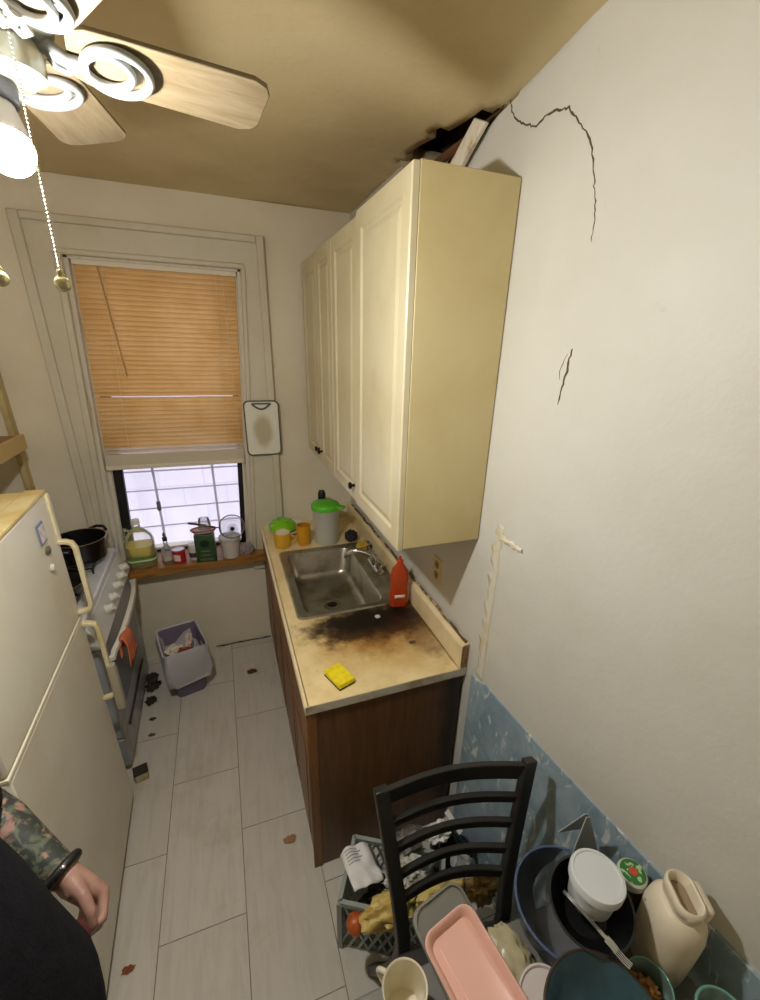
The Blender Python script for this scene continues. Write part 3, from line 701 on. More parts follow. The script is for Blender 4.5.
for y in (-.10, -.20, -.31, -.43, -.54):
    k = MB(); k.lathe([(.0, 0), (.024, 0), (.024, .008), (.019, .012), (.017, .030), (.014, .033), (.0, .033)], n=20); k.box(-.017, .017, -.004, .004, .03, .038)
    k.xf(0, T(.0235, y, .833) @ pn_.to_track_quat('Z', 'X').to_matrix().to_4x4()); k.build('knob', mat('knob_white', (222, 220, 212), .4), SV, bevel=.001)
M_iron = mat('cast_black', (22, 21, 20), .6)
for by in (-.20, -.58):
    for bx in (-.17, -.46):
        c = MB(); c.lathe([(.0, .925), (.04, .925), (.04, .936), (.032, .942), (.0, .942)], (bx, by, 0), 20); c.build('burner', M_iron, SV)
        gr = MB()
        gr.tube([(bx + .115 * sx, by + .115 * sy, .955) for sx, sy in ((-1, -1), (1, -1), (1, 1), (-1, 1))], .006, 8, True)
        for a in range(4):
            d = Vector((math.cos(a * PI / 2), math.sin(a * PI / 2), 0)); gr.tube([Vector((bx, by, .955)) + d * .03, Vector((bx, by, .955)) + d * .115], .005, 8)
        for sx, sy in ((-1, -1), (1, -1), (1, 1), (-1, 1)): gr.tube([(bx + .115 * sx, by + .115 * sy, .924), (bx + .115 * sx, by + .115 * sy, .955)], .005, 8)
        gr.build('grate', M_iron, SV)
def stove_pt(x, y, z): return T(-1.46, -.13, 0) @ Rz(SA) @ Vector((x, y, z))
# deep black pot
PT = thing('cooking_pot', 'deep black pot with side handles on the far burner', 'pot', stove_pt(-.115, -.185, .9615))
M_pot = mat('pot_black', (20, 19, 20), .25)
m = MB(); m.lathe([(.0, 0), (.095, 0), (.105, .008), (.122, .115), (.126, .118), (.124, .122), (.118, .118), (.10, .012), (.0, .008)], n=44); m.build('pot_body', M_pot, PT)
m = MB(); m.tube([(.1245 * math.cos(2 * PI * i / 44), .1245 * math.sin(2 * PI * i / 44), .1205) for i in range(44)], .0022, 6, True); m.build('rim', mat('pot_rim', (170, 160, 140), .3, .9), PT)
for a in (math.radians(68), math.radians(248)):
    m = MB(); m.tube([Rz(a) @ Vector(p) for p in ((.118, -.042, .095), (.15, -.045, .108), (.17, -.02, .116), (.17, .02, .116), (.15, .045, .108), (.118, .042, .095))], .0085, 10); m.build('handle', M_pot, PT)
FP = thing('frying_pan', 'black pan with glass lid half hidden by the freezer handle', 'pan', stove_pt(-.15, -.545, .9615))
m = MB(); m.lathe([(.0, 0), (.10, 0), (.112, .008), (.128, .05), (.130, .054), (.124, .052), (.108, .01), (.0, .006)], n=40); m.build('pan_body', M_pot, FP)
m = MB(); m.lathe([(.126, .054), (.127, .058), (.09, .075), (.03, .084), (.0, .085)], n=40, cap0=False); m.build('lid', clear('lid_glass', (150, 150, 150), .12, .05, body=(40, 40, 40)), FP)
m = MB(); m.tube([(.127 * math.cos(2 * PI * i / 40), .127 * math.sin(2 * PI * i / 40), .056) for i in range(40)], .003, 6, True); m.build('lid_rim', mat('pot_rim', (170, 160, 140), .3, .9), FP)
m = MB(); m.lathe([(.0, .085), (.008, .085), (.008, .098), (.018, .104), (.018, .112), (.0, .115)], n=20); m.build('lid_knob', M_pot, FP)
m = MB(); m.tube([(-.12, .02, .045), (-.2, .03, .055), (-.26, .04, .06)], .01, 8); m.build('handle', M_pot, FP)
# orange cloth on the oven handle
def cl(u, v):
    s = v * 2 - 1                                    # over the bar and down both sides
    y = -.68 + .125 * u + .05 * (abs(s)) * (u - .2)
    drop = abs(s) ** 1.1
    x = .088 + (.017 if s > 0 else -.017) * min(1, abs(s) * 5) + .006 * math.sin(u * 9 + v * 4) * drop
    z = .738 - .012 * min(1, abs(s) * 4) - drop * (.15 if s > 0 else .09) + .012 * math.sin(u * 6)
    return stove_pt(x, y, z)
c = MB(); c.grid(cl, 12, 28)
tag(c.build('dish_cloth', mat('cloth_orange', (226, 128, 86), .9, c2=(204, 104, 66), scale=9, bump=.3, bscale=120), solid=.004), 'orange cloth draped over the oven door handle', 'cloth')

# ------------------------------------------------------------------ shelf on the left wall
SH = thing('wall_shelf', 'wooden wall shelf above the stove at the left edge', 'shelf', (-1.9, -.6, 1.57))
m = MB(); m.box(-2.12, -1.69, -1.5, -.30, 1.60, 1.62); m.build('board', mat('shelf_wood', (150, 108, 58), .55, c2=(122, 84, 42), scale=5, stretch=(6, .8, 1)), SH, world=True, bevel=.002)
m = MB(); m.box(-1.70, -1.682, -1.5, -.29, 1.555, 1.625); m.build('front_strip', mat('shelf_strip', (196, 170, 112), .5), SH, world=True, bevel=.003)
for y in (-.36,):
    m = MB(); m.hexa([(-2.12, y - .012, 1.30), (-2.10, y - .012, 1.30), (-2.10, y + .012, 1.30), (-2.12, y + .012, 1.30)], [(-2.12, y - .012, 1.60), (-1.72, y - .012, 1.60), (-1.72, y + .012, 1.60), (-2.12, y + .012, 1.60)]); m.build('bracket', mat('shelf_strip', (196, 170, 112), .5), SH, world=True)
PO = MB(); PO.box(-1.83, -1.805, -.06, -.001, 0, 2.5)
struct(PO.build('trim_2', mat('corner_strip_wood', (196, 178, 128), .6, c2=(170, 146, 96), scale=4), bevel=.003))

# ------------------------------------------------------------------ rubbish bin
BN = thing('waste_bin', 'small purple grey waste bin lined with a white bag', 'bin', (-1.185, -.335, 0), math.radians(15))
def binsec(s, z, r=.03): return (.117 * s, .15 * s, r, z)
m = MB(); m.tub([binsec(.70, 0), binsec(.72, .006), binsec(.97, .34), binsec(1.0, .355), binsec(.97, .358), binsec(.93, .34), binsec(.68, .012)]); m.build('bucket', mat('bin_purple', (112, 102, 124), .5), BN)
lb = MB(); rings = []
for k, (s, z) in enumerate(((.96, .10), (1.04, .11), (1.08, .19), (1.07, .28), (1.07, .34), (1.04, .366), (.98, .363), (.90, .30), (.86, .25), (.78, .22))):
    R_ = lb.rrect(0, 0, z, .117 * s, .15 * s, .03, 8); Q = []
    for i, q in enumerate(R_):
        w_ = (.034 if k < 2 else .024) * noise.noise(Vector((q[0] * 26, q[1] * 26, z * 9 + k))) * (1 if k < 5 else .7)
        d = Vector((q[0], q[1], 0)).normalized()
        Q.append(Vector(q) + d * w_ + Vector((0, 0, (.05 * noise.noise(Vector((q[0] * 9, q[1] * 9, 3))) if k < 2 else .008 * noise.noise(Vector((q[0] * 20, q[1] * 20, k)))))))
    rings.append(Q)
lb.loft(rings, False, True)
lb.build('bin_liner', clear('liner_white', (232, 232, 238), .6, .35, body=(228, 228, 234), see=(236, 236, 240)), BN, smooth=60)
def rubbish(nm, c, r, seed, m_, label, cat, sq=(1, 1, .6), amp=.5, fr=2.2, grp=None):
    b = MB(); b.ball((0, 0, 0), r, amp=amp, seed=seed, freq=fr, sq=sq); o = b.build(nm, m_, smooth=55)
    o.location = c; return tag(o, label, cat, grp)
M_pap = mat('crumpled_paper', (224, 216, 202), .8, c2=(206, 192, 168), scale=20)
bw = lambda x, y, z: T(-1.185, -.335, 0) @ Rz(math.radians(15)) @ Vector((x, y, z))
rubbish('crumpled_paper', bw(-.04, .03, .262), .05, 3, M_pap, 'crumpled pale paper lying left in the waste bin', 'paper', grp='rubbish in the bin')
rubbish('paper_scrap', bw(.045, .045, .29), .045, 9, mat('pinkish_paper', (226, 206, 192), .8), 'pinkish white scrap sticking up in the waste bin', 'paper', (.5, 1.3, .8), grp='rubbish in the bin')
rubbish('food_scrap', bw(.01, -.02, .275), .032, 5, mat('red_brown_scrap', (136, 62, 34), .6), 'red-brown food scrap in the waste bin', 'scrap', (1.4, .6, .5), grp='rubbish in the bin')
rubbish('crumpled_paper', bw(-.005, -.065, .265), .036, 13, M_pap, 'crumpled white paper at the front of the waste bin', 'paper', grp='rubbish in the bin')
# debris on the floor
M_dk = mat('debris_dark', (38, 32, 28), .7, c2=(84, 66, 48), scale=18)
for i, (x, y, r, lab) in enumerate(((-1.40, -.30, .036, 'black crumpled debris on the floor between stove and bin'), (-1.395, -.43, .026, 'dark crumpled debris on the floor in front of the bin'), (-1.41, -.22, .032, 'dark crumpled debris behind the bin beside the stove'))):
    rubbish('floor_debris', (x, y, r * .42), r, i + 20, M_dk, lab, 'debris', (1, 1.2, .55), .8, 3, 'debris by the stove')
for i, (x, y, r, c, lab) in enumerate(((-.797, -.357, .022, (88, 50, 32), 'reddish brown scrap on the floor by the base cabinet near the window'),
                                     (-.716, -1.515, .018, (160, 122, 84), 'tan scrap on the floor tiles by the front of the base cabinet'),
                                     (-1.318, -1.76, .014, (134, 74, 44), 'orange-brown crumb on the floor at the refrigerator door'),
                                     (-1.37, -.58, .013, (70, 52, 36), 'dark crumb on the floor beside the stove drawer'),
                                     (-1.36, -.70, .012, (96, 70, 46), 'brown crumb on the floor beside the stove, toward the refrigerator'))):
    rubbish('floor_scrap', (x, y, r * .3), r, i + 31, mat('scrap_%d' % i, c, .8), lab, 'scrap', (1.3, .8, .3), .7, 2.5, 'scraps on the floor')
fb = MB(); fb.box(-.03, .03, -.026, .026, 0, .05)
ft = thing('foam_block', 'small yellowish block with dark top on the floor by the refrigerator corner', 'block', (-1.375, -.965, 0), .25)
fb.build('block', mat('foam_yellow', (186, 182, 134), .9, c2=(160, 150, 100), scale=12), ft, bevel=.006)
m = MB(); m.box(-.033, .033, -.029, .029, .05, .058); m.build('dark_cap', mat('cap_dark', (46, 44, 38), .7), ft, bevel=.002)
# dirt along the foot of the back wall
dm = MB(); P = [(x, -.008 - .006 * noise.noise(Vector((x * 12, 0, 0))), .004) for x in [-1.02 + .012 * k for k in range(33)]]
dm.tube(P, [.003 + .006 * abs(noise.noise(Vector((p[0] * 17, 2, 0)))) for p in P], 6)
o = dm.build('dirt_line', mat('dirt_brown', (84, 64, 40), .95, c2=(50, 38, 26), scale=30)); tag(o, 'dark crumbly dirt along the foot of the wall below the window', 'dirt', kind='stuff')

# ------------------------------------------------------------------ things on the window sill
ZS = .7485
OJ = thing('oil_jug', 'clear plastic jug of yellow cooking oil on the window sill', 'jug', (-1.355, -.045, ZS), math.radians(4)); OJ.scale = (1.16, 1.16, 1.06)
jug = [(.062, .05, .03, 0), (.068, .056, .034, .01), (.068, .056, .034, .15), (.060, .05, .034, .185), (.036, .032, .028, .222), (.018, .018, .0175, .238), (.018, .018, .0175, .262)]
m = MB(); m.tub(jug, n=6); m.build('bottle', clear('jug_plastic', (238, 240, 232), .10, .12), OJ)
m = MB(); m.tub([(.060, .048, .03, .003), (.0655, .0535, .033, .012), (.0655, .0535, .033, .135)], n=6); m.build('oil', mat('oil_yellow', (226, 206, 66), .2), OJ)
m = MB(); m.lathe([(.0, .288), (.018, .288), (.02, .284), (.02, .262), (.0, .262)], n=20); m.build('cap', mat('cap_white', (232, 232, 228), .4), OJ)
m = MB(); m.tube([(-.03, 0, .215), (-.055, 0, .235), (-.066, 0, .2), (-.066, 0, .165)], .008, 8); m.build('handle', clear('jug_plastic', (238, 240, 232), .10, .12), OJ)
m = MB(); m.tub([(.0692, .0572, .035, .035), (.0692, .0572, .035, .075)], n=6); lbm = m.build('label', mat('label_green', (98, 134, 52), .5), OJ)
m = MB(); m.tub([(.0697, .0577, .035, .048), (.0697, .0577, .035, .058)], n=6); m.build('label_band', mat('label_pale', (214, 220, 196), .5), lbm)
CB = thing('glass_bottle', 'small clear bottle with tall dark pump on the window sill', 'bottle', (-1.215, -.05, ZS))
m = MB(); m.lathe([(.0, 0), (.033, 0), (.035, .006), (.035, .07), (.026, .10), (.012, .118), (.012, .15)], n=24); m.build('bottle', clear('clear_glass', (232, 234, 236), .12, .05), CB)
m = MB(); m.lathe([(.0, .003), (.031, .004), (.032, .02), (.0, .021)], n=24); m.build('contents', mat('bottle_amber', (176, 150, 62), .2), CB)
m = MB(); m.lathe([(.0, .15), (.014, .15), (.014, .172), (.006, .176), (.006, .20), (.0, .2)], n=16); m.tube([(0, 0, .2), (0, -.03, .198)], .006, 8); m.build('pump', mat('pump_dark', (58, 56, 56), .5), CB)
RJ = thing('red_can', 'short red can with white picture on the window sill', 'can', (-1.148, -.065, ZS))
m = MB(); m.lathe([(.0, 0), (.036, 0), (.037, .003), (.037, .083), (.036, .086), (.0, .086)], n=28); m.build('can_body', mat('can_red', (188, 36, 48), .35), RJ)
m = MB(); m.grid(lambda u, v: (.0378 * math.sin((u - .5) * 1.2 - .35), -.0378 * math.cos((u - .5) * 1.2 - .35), .02 + .045 * v * (1 - .3 * abs(u - .5))), 10, 4); m.build('label', mat('can_white', (230, 214, 206), .5), RJ)
m = MB(); m.lathe([(.0, .088), (.034, .088), (.0375, .091), (.0375, .086), (.034, .085), (.0, .085)], n=28); m.build('lid', mat('can_metal', (198, 196, 196), .3, .8), RJ)
WJ = thing('small_jar', 'small pale jar with dark label between the red can and the green tin', 'jar', (-1.06, -.045, ZS))
m = MB(); m.lathe([(.0, 0), (.03, 0), (.032, .005), (.032, .078), (.028, .088), (.0, .088)], n=24); m.build('jar_body', mat('jar_pale', (214, 210, 212), .3), WJ)
m = MB(); m.lathe([(.0325, .02), (.0325, .052)], n=24, cap0=False, cap1=False); m.build('label', mat('jar_label_dark', (66, 60, 72), .5), WJ)
m = MB(); m.lathe([(.0, .104), (.03, .104), (.031, .10), (.031, .088), (.0, .088)], n=24); m.build('lid', mat('jar_lid', (228, 226, 226), .4), WJ)
GT = thing('green_tin', 'tall dark green rectangular tin with lettering on the window sill', 'tin', (-.985, -.086, ZS), math.radians(-4)); GT.scale = (1.3, 1.2, 1.03)
m = MB(); m.tub([(.044, .03, .006, 0), (.045, .031, .006, .004), (.045, .031, .006, .178), (.043, .029, .006, .182)]); m.build('tin_body', mat('tin_green', (44, 78, 44), .35, c2=(34, 60, 36), scale=5), GT)
M_tinm = mat('tin_print', (112, 128, 92), .5)
m = MB(); m.ball((0, -.0312, .125), .022, sq=(1, .03, 1.1)); m.build('emblem', mat('tin_emblem', (24, 44, 28), .5), GT)
m = MB()
for (x0, x1, z0, z1) in ((-.022, .022, .072, .078), (-.026, .026, .050, .053), (-.018, .018, .043, .046), (-.03, .03, .02, .024), (-.03, .03, .012, .015)): m.box(x0, x1, -.0316, -.031, z0, z1)
m.build('lettering', M_tinm, GT)
m = MB(); m.lathe([(.0, .182), (.012, .182), (.012, .190), (.0, .19)], (.02, 0, 0), 16); m.build('spout_cap', mat('tin_cap', (190, 180, 150), .4), GT)
RT = thing('shallow_dish', 'red rimmed shallow dish lying on top of the green tin', 'dish', (-.985, -.086, ZS + .1975), 0); RT.scale = (1.15, 1.1, 1)
m = MB(); m.lathe([(.0, 0), (.056, 0), (.062, .006), (.064, .016), (.060, .018), (.056, .008), (.0, .006)], n=32, sy=.62); m.build('dish', mat('lid_clear', (206, 198, 196), .3), RT)
m = MB(); m.tube([(.063 * math.cos(2 * PI * i / 32), .039 * math.sin(2 * PI * i / 32), .016) for i in range(32)], .0045, 8, True); m.build('red_rim', mat('rim_red', (186, 48, 40), .4), RT)
GJ = thing('glass_cup', 'upturned clear glass cup on the red rimmed dish', 'cup', (-.975, -.085, ZS + .2165)); GJ.scale = (1.1, 1.1, 1.15)
m = MB(); m.lathe([(.030, 0), (.034, .004), (.034, .03), (.028, .06), (.0, .062)], n=24, cap0=False); m.build('cup_body', clear('cup_glass', (214, 212, 214), .16, .05), GJ)
ST = thing('mesh_strainer', 'round wire mesh strainer with dark handle leaning over the white tub', 'strainer', (-.815, -.07, ZS + .205)); ST.scale = (1.25, 1.25, 1.25)
SM = T(0, 0, 0) @ Matrix.Rotation(math.radians(52), 4, 'X') @ Rz(math.radians(8))
m = MB(); m.tube([(.062 * math.cos(2 * PI * i / 36), .062 * math.sin(2 * PI * i / 36), 0) for i in range(36)], .003, 8, True); m.xf(0, SM); m.build('rim', mat('strainer_rim', (150, 148, 150), .3, .9), ST)
m = MB()
m.lathe([(.060, 0), (.056, -.02), (.045, -.036), (.025, -.047), (.0, -.05)], n=30, cap0=False); m.xf(0, SM); bs = m.build('mesh_bowl', mat('strainer_wire', (168, 166, 168), .4, .8), ST)
q = bs.modifiers.new('wire', 'WIREFRAME'); q.thickness = .0020
m = MB(); m.tube([(-.06, -.006, .002), (-.10, -.012, .016), (-.125, -.014, .026)], [.003, .0035, .0035], 8); m.tube([(-.12, -.014, .025), (-.20, -.022, .05)], [.006, .0055], 10); m.build('handle', mat('strainer_handle', (66, 40, 36), .5), ST)
TB = thing('plastic_tub', 'round translucent tub of pinkish grain at the right end of the sill', 'tub', (-.838, -.07, ZS)); TB.scale = (1.12, 1.12, 1.1)
m = MB(); m.lathe([(.0, 0), (.046, 0), (.05, .006), (.056, .115), (.058, .118)], n=32, cap1=False); m.build('tub_body', clear('tub_plastic', (230, 222, 216), .35, .3), TB)
m = MB(); m.lathe([(.0, .004), (.045, .005), (.0515, .092), (.0, .098)], n=28); m.build('contents', mat('grain_pink', (196, 160, 132), .8, c2=(176, 136, 108), scale=60), TB)
m = MB(); m.lathe([(.0, .128), (.05, .128), (.058, .131), (.061, .128), (.061, .116), (.058, .115), (.0, .118)], n=32); m.build('lid', clear('tub_lid', (232, 232, 232), .55, .3), TB)
SB = thing('plastic_bag', 'crumpled clear plastic bag on the sill beside the window frame', 'bag', (-.735, -.06, ZS + .035))
m = MB(); m.ball((0, 0, 0), .052, amp=.45, seed=4, freq=2.4, sq=(.8, .8, .75)); m.build('bag', clear('bag_clear', (200, 190, 190), .4, .3), SB, smooth=25)

# ------------------------------------------------------------------ things on the counter
ZC = .9105
SP = thing('sponge', 'yellow sponge with dark green scouring side on the counter', 'sponge', (-.49, -1.575, ZC), math.radians(20))
m = MB(); m.box(-.034, .034, -.052, .052, .007, .028)
m.build('foam', mat('sponge_yellow', (240, 220, 30), .9, c2=(222, 198, 20), scale=40, bump=.4, bscale=90), SP, bevel=.004)
m = MB(); m.box(-.034, .034, -.052, .052, 0, .0072); m.build('scouring_pad', mat('pad_green', (48, 62, 34), .95), SP, bevel=.002)
RB = thing('dish_soap_bottle', 'orange-red dish soap bottle standing by the sink corner', 'bottle', (-.10, -1.185, ZC + .008), math.radians(-10))
m = MB(); m.tub([(.042, .026, .02, 0), (.046, .029, .022, .008), (.045, .028, .022, .06), (.038, .025, .02, .10), (.043, .027, .02, .15), (.036, .024, .02, .19), (.018, .016, .0155, .215), (.013, .013, .0125, .222)], n=6)
m.build('bottle', clear('soap_orange', (224, 92, 40), .66, .15, body=(196, 74, 32), see=(236, 100, 40)), RB)
m = MB(); m.lathe([(.0, .222), (.015, .222), (.015, .238), (.008, .243), (.006, .256), (.0, .257)], n=16); m.build('cap', mat('soap_cap', (196, 60, 30), .4), RB)
m = MB(); m.grid(lambda u, v: (-.0 + .05 * (u - .5), -.0292 + .0, .05 + .018 * v), 4, 2); m.build('label', mat('soap_label', (238, 214, 196), .5), RB, solid=.001)
def mug(name, x, y, r, h, m_out, m_in, label, ha, cat='mug'):
    u = thing(name, label, cat, (x, y, ZC), 0)
    q = MB(); q.lathe([(.0, 0), (r * .82, 0), (r * .93, .006), (r, h * .5), (r * .99, h), (r * .93, h), (r * .92, h * .5), (r * .82, .01), (.0, .008)], n=32); q.build('cup', m_out, u)
    q = MB(); q.lathe([(.0, .0085), (r * .80, .0105), (r * .912, h * .5), (r * .922, h * .985)], n=32, cap0=False, cap1=False); q.build('inside', m_in, u)
    q = MB(); q.tube([Rz(ha) @ Vector((r * .95 + .028 * math.sin(PI * i / 8), 0, h * .18 + h * .62 * i / 8)) for i in range(9)], .0055, 8); q.build('handle', m_out, u)
    return u
M_yel = mat('mug_yellow', (216, 168, 48), .3); M_crm = mat('mug_cream', (230, 220, 196), .35)
mug('mug', -.535, -.37, .050, .095, M_yel, M_crm, 'wide yellow mug with cream inside at the front of the counter', math.radians(-5))
mug('mug', -.405, -.365, .043, .125, mat('mug_amber', (206, 150, 30), .3), mat('mug_amber_in', (188, 134, 30), .4), 'tall yellow mug next to the pitcher', math.radians(80))
PI_ = thing('pitcher', 'clear plastic pitcher with bright green lid', 'pitcher', (-.265, -.37, ZC), math.radians(-40))
m = MB(); m.lathe([(.0, 0), (.066, 0), (.072, .006), (.080, .225), (.083, .23), (.079, .228), (.070, .012), (.0, .008)], n=40); m.build('body', clear('pitcher_plastic', (236, 236, 228), .58, .3, body=(232, 232, 222)), PI_)
M_lime = mat('lid_lime', (92, 192, 44), .35)
m = MB(); m.lathe([(.0, .262), (.055, .262), (.078, .256), (.086, .245), (.086, .222), (.080, .222), (.0, .23)], n=40); m.box(.07, .125, -.018, .018, .235, .252); m.build('lid', M_lime, PI_, bevel=.002)
m = MB(); m.tube([(.0, .078, .21), (.0, .115, .20), (.0, .12, .12), (.0, .11, .07), (.0, .074, .06)], .008, 8); m.build('handle', clear('pitcher_plastic', (216, 216, 206), .30, .25), PI_)
DB = thing('black_cap_bottle', 'white bottle with rounded black cap behind the green lidded pitcher', 'bottle', (-.255, -.22, ZC))
m = MB(); m.lathe([(.0, 0), (.034, 0), (.036, .006), (.036, .19), (.026, .22), (.02, .225), (.0, .225)], n=24); m.build('bottle', mat('bottle_white', (204, 204, 196), .4), DB)
m = MB(); m.lathe([(.0, .225), (.024, .225), (.025, .235), (.024, .27), (.018, .285), (.0, .29)], n=24); m.build('cap', mat('cap_black', (26, 24, 24), .4), DB)
PL = thing('white_plate', 'white plate under the green bowl in the counter corner', 'plate', (-.46, -.135, ZC))
m = MB(); m.lathe([(.0, 0), (.075, 0), (.082, .006), (.122, .024), (.124, .028), (.118, .028), (.078, .012), (.0, .010)], n=44); m.build('plate', mat('plate_white', (222, 220, 208), .25), PL)
GB = thing('green_bowl', 'shiny green bowl turned upside down on the white plate', 'bowl', (-.505, -.15, ZC + .020))
m = MB(); m.lathe([(.084, .010), (.088, .014), (.084, .034), (.066, .054), (.045, .062), (.042, .067), (.0, .067)], n=40, cap0=False); o_ = m.build('bowl', mat('bowl_green', (122, 196, 30), .22), GB, solid=.003)
SC_ = thing('pot_scrubber', 'dark round pot scrubber behind the sink', 'scrubber', (-.12, -.43, ZC + .008))
m = MB(); m.ball((0, 0, .036), .04, amp=.25, seed=2, freq=5, sq=(1, 1, .9)); m.build('pad', mat('scrub_dark', (38, 36, 44), .7), SC_, smooth=25)
YG = thing('cleaning_cloth', 'yellow and blue cleaning cloth bundled on the sink deck', 'cloth', (-.075, -.565, ZC + .008))
m = MB(); m.ball((0, 0, .022), .045, amp=.5, seed=6, freq=2.6, sq=(1, 1.1, .5)); t = NT('cloth_yellow_blue'); t.p(Roughness=.85); t.base(t.mix(t.ramp(t.noise(14, 2, .5), .48, .56), (192, 158, 52), (56, 62, 84))); m.build('cloth', t.m, YG, smooth=30)
CH = MB(); CH.ball((0, 0, .004), .012, amp=.4, seed=8, sq=(1, 1, .35)); o_ = CH.build('white_crumb', mat('crumb_white', (214, 210, 200), .7)); o_.location = (-.225, -1.245, ZC); tag(o_, 'small white crumb on the blackened counter patch', 'crumb')
# ------------------------------------------------------------------ dining chair, tucked under the table
CHR = thing('dining_chair', 'black wooden ladder-back dining chair tucked under the cluttered table', 'chair', (-.30, -2.35, 0))
M_blk = mat('chair_black', (40, 39, 38), .42, c2=(30, 29, 29), scale=8)
Lp = [(-.498, -2.058, .955), (-.484, -2.118, .76), (-.472, -2.165, .60), (-.468, -2.198, .45), (-.478, -2.165, .28), (-.492, -2.095, .10), (-.503, -2.05, 0)]
Rp = [(-.058, -2.122, .962), (-.10, -2.164, .78), (-.138, -2.206, .60), (-.15, -2.236, .45), (-.142, -2.205, .28), (-.122, -2.14, .10), (-.112, -2.10, 0)]
def smooth_path(P, k=4):
    P = [Vector(p) for p in P]; o = []
    for i in range(len(P) - 1):
        a = P[max(i - 1, 0)]; b = P[i]; c = P[i + 1]; d = P[min(i + 2, len(P) - 1)]
        for j in range(k):
            t_ = j / k
            o.append(.5 * ((2 * b) + (c - a) * t_ + (2 * a - 5 * b + 4 * c - d) * t_ ** 2 + (3 * b - a - 3 * c + d) * t_ ** 3))
    o.append(P[-1]); return o
for P in (Lp, Rp):
    b = MB(); b.bar(smooth_path(P), .040, .028, (0, 1, 0)); b.build('back_post', M_blk, CHR, world=True, bevel=.004)
def on_post(P, z):
    for a, b in zip(P, P[1:]):
        if b[2] <= z <= a[2]:
            k = (a[2] - z) / (a[2] - b[2]); return Vector(a).lerp(Vector(b), k)
for z, hh in ((.928, .058), (.846, .030), (.768, .030), (.686, .030), (.612, .036)):
    a, c = on_post(Lp, z), on_post(Rp, z)
    P = [a.lerp(c, i / 14) + Vector((.004, .034, -.004)) * math.sin(PI * i / 14) for i in range(15)]
    b = MB(); b.bar(P, .017, hh); b.build('back_rail', M_blk, CHR, world=True, bevel=.003)
st_ = MB(); o = [(-.488, -2.205), (-.132, -2.242), (-.105, -2.62), (-.31, -2.65), (-.515, -2.60)]
st_.loft([[(x, y, .425) for x, y in o], [(x, y, .455) for x, y in o]]); st_.build('seat', M_blk, CHR, world=True, bevel=.01, seg=3)
for (x, y) in ((-.49, -2.585), (-.13, -2.605)):
    b = MB(); b.hexa([(x - .014, y - .014, 0), (x + .014, y - .014, 0), (x + .014, y + .014, 0), (x - .014, y + .014, 0)], [(x - .019, y - .019, .424), (x + .019, y - .019, .424), (x + .019, y + .019, .424), (x - .019, y + .019, .424)]); b.build('leg', M_blk, CHR, world=True, bevel=.003)
b = MB(); b.bar([(-.468, -2.2, .39), (-.31, -2.21, .39), (-.15, -2.235, .39)], .02, .06); b.build('apron', M_blk, CHR, world=True, bevel=.002)
for (p, q) in (((-.485, -2.15, .24), (-.49, -2.585, .22)), ((-.14, -2.19, .24), (-.13, -2.6, .22))):
    b = MB(); b.bar([p, q], .018, .026); b.build('stretcher', M_blk, CHR, world=True, bevel=.003)

# ------------------------------------------------------------------ table against the wall
TZ = .75
TBL = thing('table', 'grey topped table heaped with dishes by the blue panelling', 'table', (-.33, -2.85, 0))
b = MB(); b.box(-.70, .075, -3.35, -2.355, TZ - .028, TZ); b.build('table_top', mat('table_grey', (120, 118, 112), .5, c2=(100, 97, 90), scale=6), TBL, world=True, bevel=.006)
for x in (-.66, .04):
    for y in (-3.31, -2.395):
        b = MB(); b.box(x - .022, x + .022, y - .022, y + .022, 0, TZ - .0285); b.build('leg', M_blk, TBL, world=True, bevel=.003)
b = MB(); b.box(-.635, .015, -2.405, -2.39, TZ - .09, TZ - .0285); b.build('apron', M_blk, TBL, world=True)

def at(nm, label, cat, x, y, z=TZ + .0005, rz=0, rx=0, ry=0, grp=None):
    o = thing(nm, label, cat, (x, y, z), rz, grp); o.rotation_euler = (rx, ry, rz); return o
# cream mug
u = at('mug', 'cream white mug at the near table corner beside the chair post', 'mug', -.568, -2.412, rz=math.radians(120))
q = MB(); q.lathe([(.0, 0), (.036, 0), (.039, .004), (.0475, .108), (.0465, .111), (.0435, .108), (.036, .010), (.0, .008)], n=40); q.build('cup', mat('mug_ivory', (226, 218, 196), .3), u)
q = MB(); q.tube([(.043 + .028 * math.sin(PI * i / 8), 0, .025 + .065 * i / 8) for i in range(9)], .0055, 8); q.build('handle', mat('mug_ivory', (226, 218, 196), .3), u)
# translucent lid under the pink tray
u = at('clear_container_lid', 'translucent rectangular container lid leaning behind the pink tray', 'lid', -.415, -2.385, TZ + .044, math.radians(14), math.radians(18), math.radians(4))
q = MB(); q.tub([(.072, .115, .03, 0), (.075, .118, .032, .003), (.075, .118, .032, .012), (.070, .113, .03, .014), (.068, .111, .028, .006), (.05, .09, .02, .005)], n=8); q.build('lid', clear('lid_frosted', (176, 176, 168), .62, .35, body=(150, 150, 142)), u)
# pink tray
PKM = mat('pink_plastic', (224, 176, 162), .4)
u = at('food_container', 'pink plastic food container with raised rim lying on the translucent lid', 'container', -.421, -2.442, TZ + .070, math.radians(12), math.radians(9), math.radians(-3))
q = MB(); q.tub([(.050, .090, .02, 0), (.052, .092, .022, .004), (.062, .104, .026, .036), (.067, .109, .028, .038), (.068, .110, .03, .044), (.065, .107, .028, .047), (.060, .102, .024, .045), (.055, .096, .022, .030), (.052, .093, .02, .026)], n=8); q.build('tray', PKM, u, smooth=50)
q = MB(); q.bar([(-.036, .02, .027), (-.036, .075, .027)], .002, .002); q.bar([(-.036, .02, .0275), (-.03, -.08, .0275)], .0015, .0015); q.build('ridge', mat('pink_pale', (246, 204, 192), .35), u)
